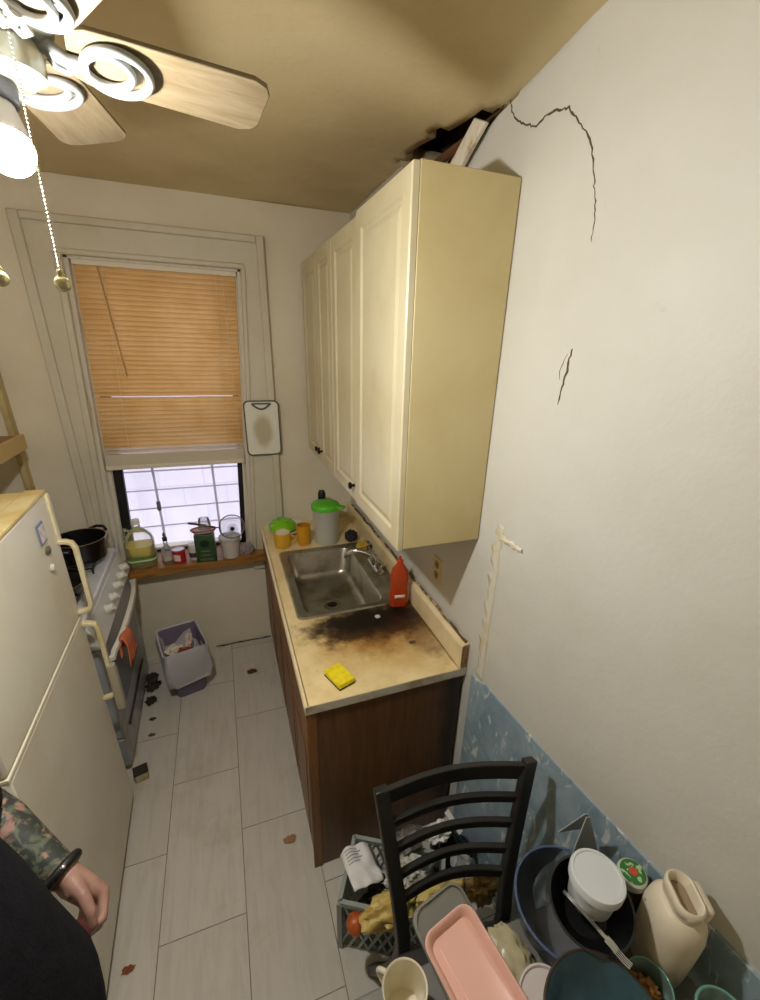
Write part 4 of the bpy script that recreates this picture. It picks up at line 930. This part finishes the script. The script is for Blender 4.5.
# pale bag of food and a round clear lid
u = at('food_bag', 'pale crumpled plastic bag with cream coloured food beside the pink container', 'bag', -.315, -2.425, TZ + .034)
q = MB(); q.ball((0, 0, .0), .066, amp=.35, seed=12, freq=2.2, sq=(.78, 1.0, .45)); q.build('bag', clear('bag_cream', (226, 220, 190), .62, .3, body=(206, 196, 160)), u, smooth=55)
u = at('clear_round_lid', 'clear round lid with raised edge on the pale bag', 'lid', -.292, -2.515, TZ + .066, 0, math.radians(6), math.radians(-8))
q = MB(); q.lathe([(.0, 0), (.048, 0), (.05, .004), (.054, .006), (.054, .009), (.05, .009), (.047, .004), (.0, .003)], n=36); q.build('lid', clear('lid_clear', (222, 220, 204), .28, .1), u)
# blue tinted glass bowl
u = at('glass_bowl', 'large blue tinted glass bowl near the chair post', 'bowl', -.155, -2.412)
GLB = clear('glass_blue', (224, 230, 238), .06, .04, body=(126, 134, 146), see=(240, 243, 247))
q = MB(); q.lathe([(.0, 0), (.055, 0), (.06, .004), (.09, .03), (.113, .075), (.120, .12), (.122, .126), (.117, .126), (.108, .075), (.085, .034), (.055, .010), (.0, .008)], n=56); q.build('bowl', GLB, u)
q = MB(); q.tube([(.1195 * math.cos(2 * PI * i / 56), .1195 * math.sin(2 * PI * i / 56), .126) for i in range(56)], .0032, 8, True); q.build('rim', clear('glass_blue_edge', (130, 148, 184), .5, .06, body=(108, 124, 164)), u)
# black bowl with a white lidded tub set into it
u = at('black_bowl', 'black bowl holding the white lidded tub', 'bowl', -.130, -2.440, TZ + .114, 0, math.radians(8), math.radians(-7))
q = MB(); q.lathe([(.0, 0), (.045, 0), (.05, .004), (.080, .045), (.088, .072), (.090, .076), (.085, .076), (.076, .046), (.046, .010), (.0, .008)], n=48); q.build('bowl', mat('bowl_black', (24, 24, 26), .3), u)
u = at('white_tub', 'round white tub with pale lid sitting in the black bowl', 'tub', -.132, -2.440, TZ + .176, 0, math.radians(-2), math.radians(5)); u.scale = (.88, .88, 1.0)
M_tubw = mat('tub_white', (190, 196, 200), .4)
q = MB(); q.lathe([(.0, 0), (.050, 0), (.053, .004), (.060, .068), (.0, .068)], n=44); q.build('tub_body', M_tubw, u)
q = MB(); q.lathe([(.0605, .058), (.0655, .058), (.0665, .074), (.0645, .079), (.058, .080), (.056, .0775), (.0, .0775)], n=44, cap0=False); q.build('lid', mat('tub_lid_white', (206, 212, 216), .35), u)
# steel fork
u = at('fork', 'steel fork lying against the black bowl', 'fork', -.178, -2.46, TZ + .198, math.radians(-73), 0, math.radians(4)); u.scale = (.8, .8, .9)
q = MB(); q.bar([(-.055, 0, 0), (.0, 0, .002), (.07, 0, .0)], .010, .003); q.bar([(.07, 0, 0), (.085, 0, .0), (.1, 0, -.003)], .02, .002)
for k in (-.0075, -.0025, .0025, .0075): q.bar([(.098, k, -.003), (.118, k, -.005), (.136, k, -.002)], .0028, .002)
q.build('fork', mat('steel_cutlery', (200, 200, 196), .2, .95), u)
# noodles in a clear bowl with teal rim
u = at('clear_bowl', 'clear bowl with teal rim under the black bowl', 'bowl', -.080, -2.578, TZ + .0005); u.scale = (.66, .66, 1)
q = MB(); q.lathe([(.0, 0), (.04, 0), (.044, .004), (.066, .05), (.07, .092), (.067, .092), (.062, .05), (.04, .01), (.0, .008)], n=40); q.build('bowl', clear('glass_teal', (190, 214, 208), .18, .05), u)
q = MB(); q.tube([(.0685 * math.cos(2 * PI * i / 40), .0685 * math.sin(2 * PI * i / 40), .093) for i in range(40)], .003, 8, True); q.build('rim', clear('teal_edge', (150, 206, 192), .55, .08, body=(140, 196, 184)), u)
u = at('leftover_food', 'golden brown leftovers in the clear bowl', 'food', -.080, -2.578, TZ + .055); u.scale = (.62, .62, 1)
q = MB(); q.ball((0, 0, 0), .05, amp=.5, seed=15, freq=5, sq=(1, 1, .45)); q.build('food', mat('food_brown', (160, 112, 48), .6, c2=(96, 62, 26), scale=40, bump=.5, bscale=70), u, smooth=30)
# clear clamshell
u = at('clear_clamshell', 'open clear plastic clamshell standing against the blue panelling', 'container', -.045, -2.335, TZ + .128, math.radians(-12)); u.scale = (.8, .9, .5)
CLM = clear('clamshell', (222, 226, 226), .07, .08, body=(190, 196, 200))
for s, nm in ((1, 'lid'), (-1, 'base')):
    q = MB(); P = [(-.045, 0), (.05, 0), (.012, .215), (.0, .215)]
    q.prism(P, lambda a, b: (a, s * (.004 + .03 * (1 - b / .21)) + .02, b), lambda a, b: (a, s * (.006 + .03 * (1 - b / .21)) + .02, b)); q.build(nm, CLM, u, smooth=0)
    q = MB(); q.tube([(a, s * (.005 + .03 * (1 - b / .21)) + .02, b) for a, b in P], .0016, 6, True); q.build('edge_bead', clear('clamshell_edge', (214, 218, 218), .5, .1), u)
# jar with green lid
u = at('spice_jar', 'dark jar with green lid bearing a red emblem behind the white canister', 'jar', .012, -2.432)
q = MB(); q.lathe([(.0, 0), (.033, 0), (.036, .005), (.036, .13), (.030, .145), (.0, .145)], n=32); q.build('jar_body', mat('jar_brown', (64, 44, 36), .3), u)
lid = MB(); lid.lathe([(.0, .17), (.029, .17), (.033, .166), (.034, .148), (.0, .147)], n=36); lid = lid.build('lid', mat('lid_pale_rim', (196, 202, 190), .4), u)
t = NT('lid_green'); t.p(Roughness=.4); t.base(t.mix(t.ramp(t.noise(75, 2, .5), .54, .6), (44, 112, 48), (172, 196, 150)))
q = MB(); q.lathe([(.0, .1712), (.028, .1712), (.0285, .1702), (.0, .17)], n=36); q.build('lid_print', t.m, lid)
q = MB(); q.lathe([(.0, .1722), (.009, .1722), (.0095, .1712), (.0, .1711)], (.001, 0, 0), 20); q.build('emblem', mat('emblem_red', (206, 70, 50), .4), lid)
# cream canister
u = at('canister', 'cream plastic canister with slotted pour opening by the wall', 'canister', .022, -2.53, rz=math.radians(246)); u.scale = (.84, .84, .90)
M_can = mat('canister_cream', (222, 212, 190), .42)
q = MB(); q.tub([(.060, .052, .045, 0), (.066, .058, .05, .008), (.070, .062, .055, .06), (.073, .065, .058, .19), (.068, .060, .055, .225), (.055, .046, .044, .248), (.050, .040, .038, .252)], n=9); q.build('body', M_can, u, smooth=60)
nk = MB(); nk.tub([(.051, .034, .033, .251), (.051, .034, .033, .268), (.055, .036, .035, .270), (.055, .036, .035, .290), (.050, .031, .030, .294), (.047, .026, .025, .292), (.044, .022, .021, .262)], n=9); nk = nk.build('neck', M_can, u, smooth=60)
q = MB(); q.tub([(.0435, .0215, .0205, .262), (.0435, .0215, .0205, .2635)], n=9); q.build('opening', mat('canister_inside', (150, 132, 108), .6), nk)
q = MB(); q.tub([(.036, .013, .012, .245), (.038, .014, .013, .278), (.032, .009, .008, .286)], (0, .044, 0), n=6); q.build('hinge', M_can, u, smooth=60)
for k in (-.03, -.02, -.026): 
    q = MB(); q.ball((k, -.060 + (.003 if k > -.025 else 0), .215 + k * .5), .0028); q.build('speck', mat('speck_brown', (120, 96, 66), .6), u)
# teal plate-bowl
u = at('teal_bowl', 'wide dark teal bowl with brown rim at the front of the heap', 'bowl', -.25, -2.612, TZ + .095, 0, math.radians(6), math.radians(4))
q = MB(); q.lathe([(.0, 0), (.05, 0), (.055, .004), (.1, .03), (.122, .062), (.120, .065), (.116, .063), (.094, .034), (.05, .012), (.0, .010)], n=56); q.build('bowl', mat('glaze_teal', (46, 78, 88), .25, c2=(34, 60, 70), scale=9), u)
q = MB(); q.tube([(.1205 * math.cos(2 * PI * i / 56), .1205 * math.sin(2 * PI * i / 56), .0635) for i in range(56)], .0028, 8, True); q.build('rim', mat('glaze_rim', (58, 42, 34), .35), u)
u = at('stacked_bowl', 'plain grey bowl standing on the table beneath the teal bowl', 'bowl', -.25, -2.612)
q = MB(); q.lathe([(.0, 0), (.05, 0), (.07, .03), (.085, .07), (.082, .072), (.065, .034), (.045, .01), (.0, .008)], n=40); q.build('bowl', mat('bowl_plain', (150, 150, 146), .4), u)
# glass with teal rim
u = at('drinking_glass', 'clear glass with pale teal rim in front of the canister', 'glass', .012, -2.672)
q = MB(); q.lathe([(.0, 0), (.036, 0), (.04, .004), (.050, .10), (.052, .104), (.048, .104), (.038, .01), (.0, .008)], n=40); q.build('glass', clear('glass_teal', (190, 214, 208), .18, .05), u)
q = MB(); q.tube([(.0505 * math.cos(2 * PI * i / 40), .0505 * math.sin(2 * PI * i / 40), .105) for i in range(40)], .003, 8, True); q.build('rim', clear('teal_edge', (150, 206, 192), .55, .08), u)
u = at('black_bag', 'crumpled black plastic bag wedged at the foot of the canister', 'bag', -.088, -2.655, TZ + .034)
q = MB(); q.ball((0, 0, 0), .05, amp=.45, seed=18, freq=2.6, sq=(.8, 1.0, .62)); q.build('bag', mat('bag_black', (16, 16, 17), .3), u, smooth=55)

# ------------------------------------------------------------------ crate of rubbish behind the chair
CRX, CRY, CRA = -.389, -1.942, math.radians(-30)
CR = thing('plastic_crate', 'grey lattice plastic crate on the floor behind the chair', 'crate', (CRX, CRY, 0), CRA)
M_cr = mat('crate_grey', (150, 158, 154), .5); cw, cd_, ch = .175, .108, .275
def lattice(f):
    m = MB(); n = 5
    for i in range(-n, n + 1):
        for s in (1, -1):
            x0 = i / n; P = []
            for k in (0, 1):
                P.append((x0 + s * k * .5, k))
            (xa, ya), (xb, yb) = P
            if max(xa, xb) > 1 or min(xa, xb) < -1: continue
            m.bar([f(xa, ya), f(xb, yb)], .008, .008, f(0, 0, True))
    return m
lattice(lambda a, b, up=False: Vector((0, 1, .001)) if up else Vector((a * cw, -cd_, .02 + b * (ch - .03)))).build('side_lattice', M_cr, CR)
lattice(lambda a, b, up=False: Vector((0, 1, .001)) if up else Vector((a * cw, cd_, .02 + b * (ch - .03)))).build('side_lattice', M_cr, CR)
lattice(lambda a, b, up=False: Vector((1, 0, .001)) if up else Vector((-cw, a * cd_, .02 + b * (ch - .03)))).build('end_lattice', M_cr, CR)
lattice(lambda a, b, up=False: Vector((1, 0, .001)) if up else Vector((cw, a * cd_, .02 + b * (ch - .03)))).build('end_lattice', M_cr, CR)
m = MB(); m.box(-cw, cw, -cd_, cd_, 0, .012); m.build('crate_floor', M_cr, CR)
m = MB(); m.bar([(-cw, -cd_, ch), (cw, -cd_, ch)], .014, .02); m.bar([(-cw, cd_, ch), (cw, cd_, ch)], .014, .02); m.bar([(-cw, -cd_, ch), (-cw, cd_, ch)], .014, .02); m.bar([(cw, -cd_, ch), (cw, cd_, ch)], .014, .02)
for sx in (-1, 1):
    for sy in (-1, 1): m.box(sx * cw - .009, sx * cw + .009, sy * cd_ - .009, sy * cd_ + .009, 0, ch)
m.build('rim_and_posts', M_cr, CR)
G = 'rubbish in the crate'
def cr(x, y, z): return T(CRX, CRY, 0) @ Rz(CRA) @ Vector((x, y, z))
# dark bin bag filling the crate
rubbish('black_rubbish_bag', cr(.0, .0, .15), .10, 41, mat('bag_black', (16, 16, 17), .3), 'black rubbish bag inside the grey lattice crate', 'bag', (1.25, .8, .85), .3, 2.2, G)
rubbish('black_rubbish_bag', (-.105, -1.885, .12), .105, 43, mat('bag_black', (16, 16, 17), .3), 'full black rubbish bag on the floor between crate and blue panelling', 'bag', (.72, 1.05, 1.1), .25, 2.2, G)
# white printed paper at the left corner
def pf(u, v):
    p = Vector((-.545 + .115 * u - .02 * v, -1.965 + .125 * v + .02 * u, .335 + .03 * math.sin(u * 4) * v + .02 * noise.noise(Vector((u * 3, v * 3, 5))) - .035 * (1 - v) * u))
    return p
m = MB(); m.grid(pf, 14, 14)
t = NT('receipt'); t.p(Roughness=.8)
t.base((232, 230, 230))
pp = m.build('receipt_paper', t.m, smooth=60, solid=.0012); tag(pp, 'white sheet of paper curling over the left corner of the crate', 'paper')
m = MB()
for k in range(5):
    P = []
    for i in range(9):
        q_ = pf(.12 + .5 * i / 8 * (1 if k % 2 else .8), .62 + .07 * k); P.append(q_ + Vector((0, 0, .0018)))
    m.bar(P, .003, .0006)
o_ = m.build('printed_lines', mat('ink_grey', (150, 150, 152), .8), pp, world=True)
ON = thing('onion', 'brown onion at the left end of the crate', 'onion', (-.560, -2.035, .30))
# the onion rests in the yellow net bag's folds
m = MB(); m.lathe([(.0, -.032), (.012, -.031), (.028, -.02), (.034, 0), (.028, .018), (.012, .028), (.004, .036), (.003, .046), (.0, .047)], n=28); m.xf(0, Matrix.Rotation(.9, 4, 'Y')); m.build('bulb', mat('onion_skin', (186, 92, 40), .35, c2=(150, 66, 28), scale=9, stretch=(6, 6, 1)), ON)
t = NT('yellow_bag'); t.p(Roughness=.45)
a = t.mix(t.ramp(t.noise(9, 4, .6), .35, .7), (214, 190, 116), (190, 158, 78)); a = t.mix(t.ramp(t.noise(16, 3, .5), .62, .68), a, (92, 110, 52)); a = t.mix(t.ramp(t.noise(12, 3, .5, t.mapped((1, 1, 1), (4, 2, 7))), .6, .66), a, (226, 216, 190))
t.base(a); M_yb = t.m
rubbish('yellow_food_bag', (-.455, -2.052, .335), .078, 44, M_yb, 'yellow printed food bag with green marks beside the left chair post', 'bag', (1.15, .62, .62), .42, 2.4, G)
rubbish('yellow_food_bag', (-.275, -2.07, .345), .078, 47, M_yb, 'yellow food bag seen under the lowest chair rail', 'bag', (1.15, .6, .6), .42, 2.4, G)
rubbish('brown_paper_bag', (-.125, -2.105, .345), .06, 51, mat('bag_tan', (150, 126, 72), .7, c2=(104, 84, 46), scale=16), 'tan crumpled wrapper beside the right chair post', 'wrapper', (1, .7, .9), .5, 2.4, G)
rubbish('crumpled_tissue', (-.188, -1.885, .335), .042, 53, mat('tissue_white', (226, 226, 222), .85), 'crumpled white tissue on top of the crate behind the second chair rail', 'tissue', (1.25, .8, .7), .5, 3, G)
rubbish('newspaper', (-.362, -1.965, .32), .058, 56, mat('newsprint', (206, 204, 194), .85, c2=(120, 118, 110), scale=60), 'crumpled newsprint in the middle of the crate', 'paper', (1.2, .8, .5), .55, 3, G)
rubbish('clear_wrapper', (-.185, -2.06, .31), .045, 58, clear('wrap_clear', (206, 208, 206), .45, .2), 'clear plastic wrapper at the right end of the crate', 'wrapper', (1.3, .8, .5), .5, 3, G)
rubbish('grey_wrapper', (-.30, -1.86, .32), .05, 61, mat('wrap_grey', (112, 108, 100), .5, c2=(60, 54, 46), scale=20), 'grey wrapper behind the newsprint', 'wrapper', (1.5, .8, .45), .5, 3, G)
ws = MB(); ws.box(-.011, .011, -.045, .045, -.004, .004); o_ = ws.build('white_stick', mat('stick_white', (222, 222, 216), .5), bevel=.002); o_.location = (-.115, -1.875, .345); o_.rotation_euler = (.5, .1, .45); tag(o_, 'short flat white stick poking up behind the crumpled tissue', 'stick', G)
sj = thing('glass_jar', 'small empty glass jar lying in the right part of the crate', 'jar', (-.165, -1.975, .31), .6); 
m = MB(); m.lathe([(.0, 0), (.026, 0), (.028, .005), (.028, .055), (.022, .064), (.022, .075)], n=24, cap1=False); m.xf(0, Matrix.Rotation(1.2, 4, 'X')); m.build('jar', clear('clear_glass', (232, 234, 236), .12, .05), sj)
m = MB(); m.lathe([(.0, .077), (.024, .077), (.0245, .066), (.0, .066)], n=24); m.xf(0, Matrix.Rotation(1.2, 4, 'X')); m.build('lid', mat('jar_lid_steel', (170, 172, 170), .3, .8), sj)

# ------------------------------------------------------------------ the person at the left edge
PX_, PY_ = -1.262, -2.345
PS = thing('person', 'person in black sweater with tattooed forearm and dark bracelet, hand hanging by the refrigerator', 'person', (PX_, PY_, 0))
def capsule(m, pts, rad, n=16):
    m.tube(pts, rad, n)
    for p, r in ((pts[0], rad[0]), (pts[-1], rad[-1])): m.ball(p, r * .995)
def ellip(m, c, r): m.ball(c, 1.0, sq=r)
SHL = Vector((-1.275, -2.172, 1.385)); SHR = Vector((-1.275, -2.518, 1.385))
ELB = Vector((-1.358, -1.962, 1.172)); WRI = Vector((-1.196, -2.082, 1.052))
ELR = Vector((-1.30, -2.66, 1.13)); WRR = Vector((-1.20, -2.66, .89))
B = MB()
def torso(m, g):
    m.loft([[(PX_ + cx_ + (dx_ + g) * math.cos(2 * PI * i / 28), PY_ + (dy_ + g) * math.sin(2 * PI * i / 28), z) for i in range(28)]
            for z, cx_, dx_, dy_ in ((.84, .0, .10, .13), (.90, .0, .125, .165), (.98, .012, .142, .172), (1.08, .018, .146, .166), (1.18, .008, .132, .168), (1.28, -.004, .120, .178), (1.36, -.012, .102, .178), (1.41, -.014, .088, .155), (1.445, -.015, .07, .105), (1.475, -.014, .056, .066))])
torso(B, 0)
capsule(B, [(PX_ - .015, PY_, 1.44), (PX_ - .005, PY_, 1.52)], [.058, .054])                       # neck
HD = Vector((PX_ + .015, PY_, 1.615))
B.ball(HD, 1, sq=(.098, .076, .118)); B.ball(HD + Vector((.032, 0, -.055)), 1, sq=(.062, .056, .062))
B.ball(HD + Vector((.10, 0, -.012)), 1, sq=(.02, .012, .022)); B.ball(HD + Vector((.09, 0, -.062)), 1, sq=(.012, .024, .008)); B.ball(HD + Vector((.088, 0, -.073)), 1, sq=(.011, .02, .007))
for s in (-1, 1):
    B.ball(HD + Vector((-.005, s * .077, -.012)), 1, sq=(.022, .009, .032)); B.ball(HD + Vector((.080, s * .032, .024)), 1, sq=(.014, .020, .007)); B.ball(HD + Vector((.078, s * .032, -.004)), 1, sq=(.012, .018, .005)); B.ball(HD + Vector((.06, s * .04, -.03)), 1, sq=(.028, .026, .026))
# left arm
fdir = (WRI - ELB).normalized()
capsule(B, [SHL, SHL.lerp(ELB, .5), ELB], [.055, .049, .044])
capsule(B, [ELB, ELB.lerp(WRI, .3), ELB.lerp(WRI, .75), WRI], [.046, .049, .036, .029])
hdir = Vector((.62, -.40, -.67)).normalized()
pn = Vector((-.45, -.80, .06)); pn = (pn - hdir * pn.dot(hdir)).normalized()
th = hdir.cross(pn); th = th if th.z > 0 else -th; th.normalize()
def hp(a, b, c): return WRI + hdir * a + th * b + pn * c
def hand(m, hp):
    capsule(m, [hp(-.01, 0, 0), hp(.03, .012, 0), hp(.082, .026, -.004)], [.026, .023, .014], 12)
    capsule(m, [hp(-.01, 0, 0), hp(.03, .002, .002), hp(.086, .008, -.004)], [.026, .023, .014], 12)
    capsule(m, [hp(-.01, 0, 0), hp(.03, -.010, .002), hp(.082, -.010, -.002)], [.025, .022, .0135], 12)
    capsule(m, [hp(-.01, -.002, 0), hp(.03, -.018, .003), hp(.074, -.027, .002)], [.023, .020, .0125], 12)
    m.ball(hp(.035, .022, .014), .020)
    F = [(.086, .029, -.003, 1.0), (.091, .009, -.004, 1.08), (.087, -.011, -.002, 1.02), (.078, -.029, .002, .84)]
    for k, (a, b, c, L) in enumerate(F):
        bend = (.85, .92, 1.0, 1.1)[k]
        P = [hp(a, b, c)]; ang = bend; pa, pc = a, c
        for ln, add in ((.043, 1.1), (.028, .8), (.021, .0)):
            pa += ln * L * math.cos(ang); pc += ln * L * math.sin(ang); P.append(hp(pa, b * (1 - .02), pc)); ang += add
        capsule(m, P, [.0105 * (L ** .5), .0095 * (L ** .5), .0085 * (L ** .5), .0070 * (L ** .5)], 10)
    capsule(m, [hp(.020, .022, .010), hp(.052, .047, .026), hp(.082, .050, .040), hp(.103, .040, .048)], [.017, .0125, .0108, .0085], 10)
hand(B, hp)
# right arm hangs on the far side
capsule(B, [SHR, SHR.lerp(ELR, .5), ELR], [.055, .049, .043]); capsule(B, [ELR, ELR.lerp(WRR, .3), WRR], [.045, .047, .028])
hd2 = (WRR - ELR).normalized(); pn2 = Vector((-.2, 1, 0)); pn2 = (pn2 - hd2 * pn2.dot(hd2)).normalized(); th2 = hd2.cross(pn2); th2 = th2 if th2.x > 0 else -th2
hand(B, lambda a, b, c: WRR + hd2 * a + th2 * b + pn2 * c)
for s in (-1, 1):
    hy_ = PY_ + s * .09
    capsule(B, [(PX_, hy_, .88), (PX_ + .01, hy_ + s * .005, .66), (PX_ + .005, hy_ + s * .01, .48), (PX_ - .01, hy_ + s * .01, .30), (PX_ - .02, hy_ + s * .01, .09)], [.098, .083, .060, .056, .038])
    capsule(B, [(PX_ - .035, hy_ + s * .01, .045), (PX_ + .06, hy_ + s * .022, .035), (PX_ + .14, hy_ + s * .03, .025)], [.034, .034, .022])
t = NT('skin_tattooed'); t.p(Roughness=.5)
sk_ = t.mix(t.ramp(t.noise(16, 4, .6), .35, .7), (168, 130, 114), (146, 108, 94))
mk_ = t.ramp(t.dist((ELB.x * .5 + WRI.x * .5 - PX_, ELB.y * .5 + WRI.y * .5 - PY_, (ELB.z + WRI.z) / 2)), .108, .122, 1, 0)
ink = t.mix(t.ramp(t.noise(30, 3, .6, None, 1.2), .42, .55), (96, 104, 84), (54, 58, 54))
pat = t.ramp(t.noise(19, 3, .55, None, 2), .34, .44)
t.base(t.mix(t.math('MULTIPLY', mk_, pat), sk_, ink))
t.bsdf.inputs['Subsurface Weight'].default_value = .08; t.bsdf.inputs['Subsurface Radius'].default_value = (.02, .008, .004)
body = B.build('body', t.m, PS, world=True, remesh=.0042)
# clothing
M_swe = mat('sweater_black', (20, 19, 25), .95, c2=(12, 12, 16), scale=40, bump=.5, bscale=160, spec=.2)
m = MB(); torso(m, .022)
capsule(m, [SHL, SHL.lerp(ELB, .45), SHL.lerp(ELB, .78)], [.068, .064, .058]); capsule(m, [SHR, SHR.lerp(ELR, .5), ELR], [.068, .064, .056]); capsule(m, [ELR, ELR.lerp(WRR, .85)], [.056, .042])
m.build('sweater', M_swe, PS, world=True, remesh=.008)
m = MB()
for s in (-1, 1):
    hy_ = PY_ + s * .09
    capsule(m, [(PX_, hy_, .90), (PX_ + .01, hy_ + s * .005, .66), (PX_ + .005, hy_ + s * .01, .48), (PX_ - .01, hy_ + s * .01, .30), (PX_ - .02, hy_ + s * .01, .10)], [.118, .10, .080, .074, .064])
m.build('trousers', mat('trousers_dark', (26, 24, 34), .9, spec=.2), PS, world=True, remesh=.01)
for s in (-1, 1):
    hy_ = PY_ + s * .09; m = MB()
    capsule(m, [(PX_ - .045, hy_ + s * .01, .046), (PX_ + .06, hy_ + s * .022, .044), (PX_ + .15, hy_ + s * .03, .036)], [.046, .048, .036])
    m.build('shoe', mat('shoe_black', (28, 27, 27), .5), PS, world=True, remesh=.007)
m = MB(); m.ball(HD + Vector((-.018, 0, .03)), 1, sq=(.10, .086, .105), amp=.05, seed=3, freq=6); m.build('hair', mat('hair_dark', (34, 26, 22), .7), PS, world=True)
for s in (-1, 1):
    m = MB(); m.ball(HD + Vector((.0765, s * .030, .008)), .0125); ey = m.build('eye', mat('eye_white', (196, 190, 182), .3), PS, world=True)
    m = MB(); m.ball(HD + Vector((.0865, s * .0305, .008)), 1, sq=(.0032, .0058, .0058)); m.build('iris', mat('iris_dark', (52, 38, 28), .3), ey, world=True)
# bracelet with a pale clasp
bc = WRI - fdir * .006; bx = fdir.cross(Vector((0, 0, 1))).normalized(); by_ = fdir.cross(bx).normalized()
m = MB(); m.tube([bc + (bx * math.cos(2 * PI * i / 32) + by_ * math.sin(2 * PI * i / 32)) * .0345 for i in range(32)], .0095, 10, True, flat=1); br_ = m.build('bracelet', mat('bracelet_dark', (24, 22, 22), .5), PS, world=True); br_['label'] = 'dark bracelet'
cp = bc - by_ * .042; cp = cp if cp.z > bc.z else bc + by_ * .042
m = MB(); m.ball(cp + bx * .004, .0055, sq=(1, 1, .7)); m.build('clasp', mat('clasp_silver', (206, 204, 200), .25, .9), br_, world=True)
# red lining showing at the sweater's edge by the hand
m = MB(); m.ball((PX_ + .118, PY_ + .118, 1.06), 1, sq=(.027, .038, .040)); m.build('red_lining', mat('lining_red', (88, 30, 24), .8), PS, world=True)

# ------------------------------------------------------------------ light outside, colour management
wd_ = bpy.data.worlds.new('daylight'); sc.world = wd_; wd_.use_nodes = True
bgn = wd_.node_tree.nodes['Background']; bgn.inputs[0].default_value = (.90, .89, 1.0, 1); bgn.inputs[1].default_value = 1.9
sc.view_settings.view_transform = 'Standard'; sc.view_settings.look = 'None'; sc.view_settings.gamma = 1; sc.view_settings.exposure = 0.0
sc.view_settings.use_curve_mapping = False
sc.cycles.use_denoising = True; sc.cycles.max_bounces = 10; sc.cycles.transparent_max_bounces = 16; sc.cycles.diffuse_bounces = 6
sc.cycles.sample_clamp_indirect = 8
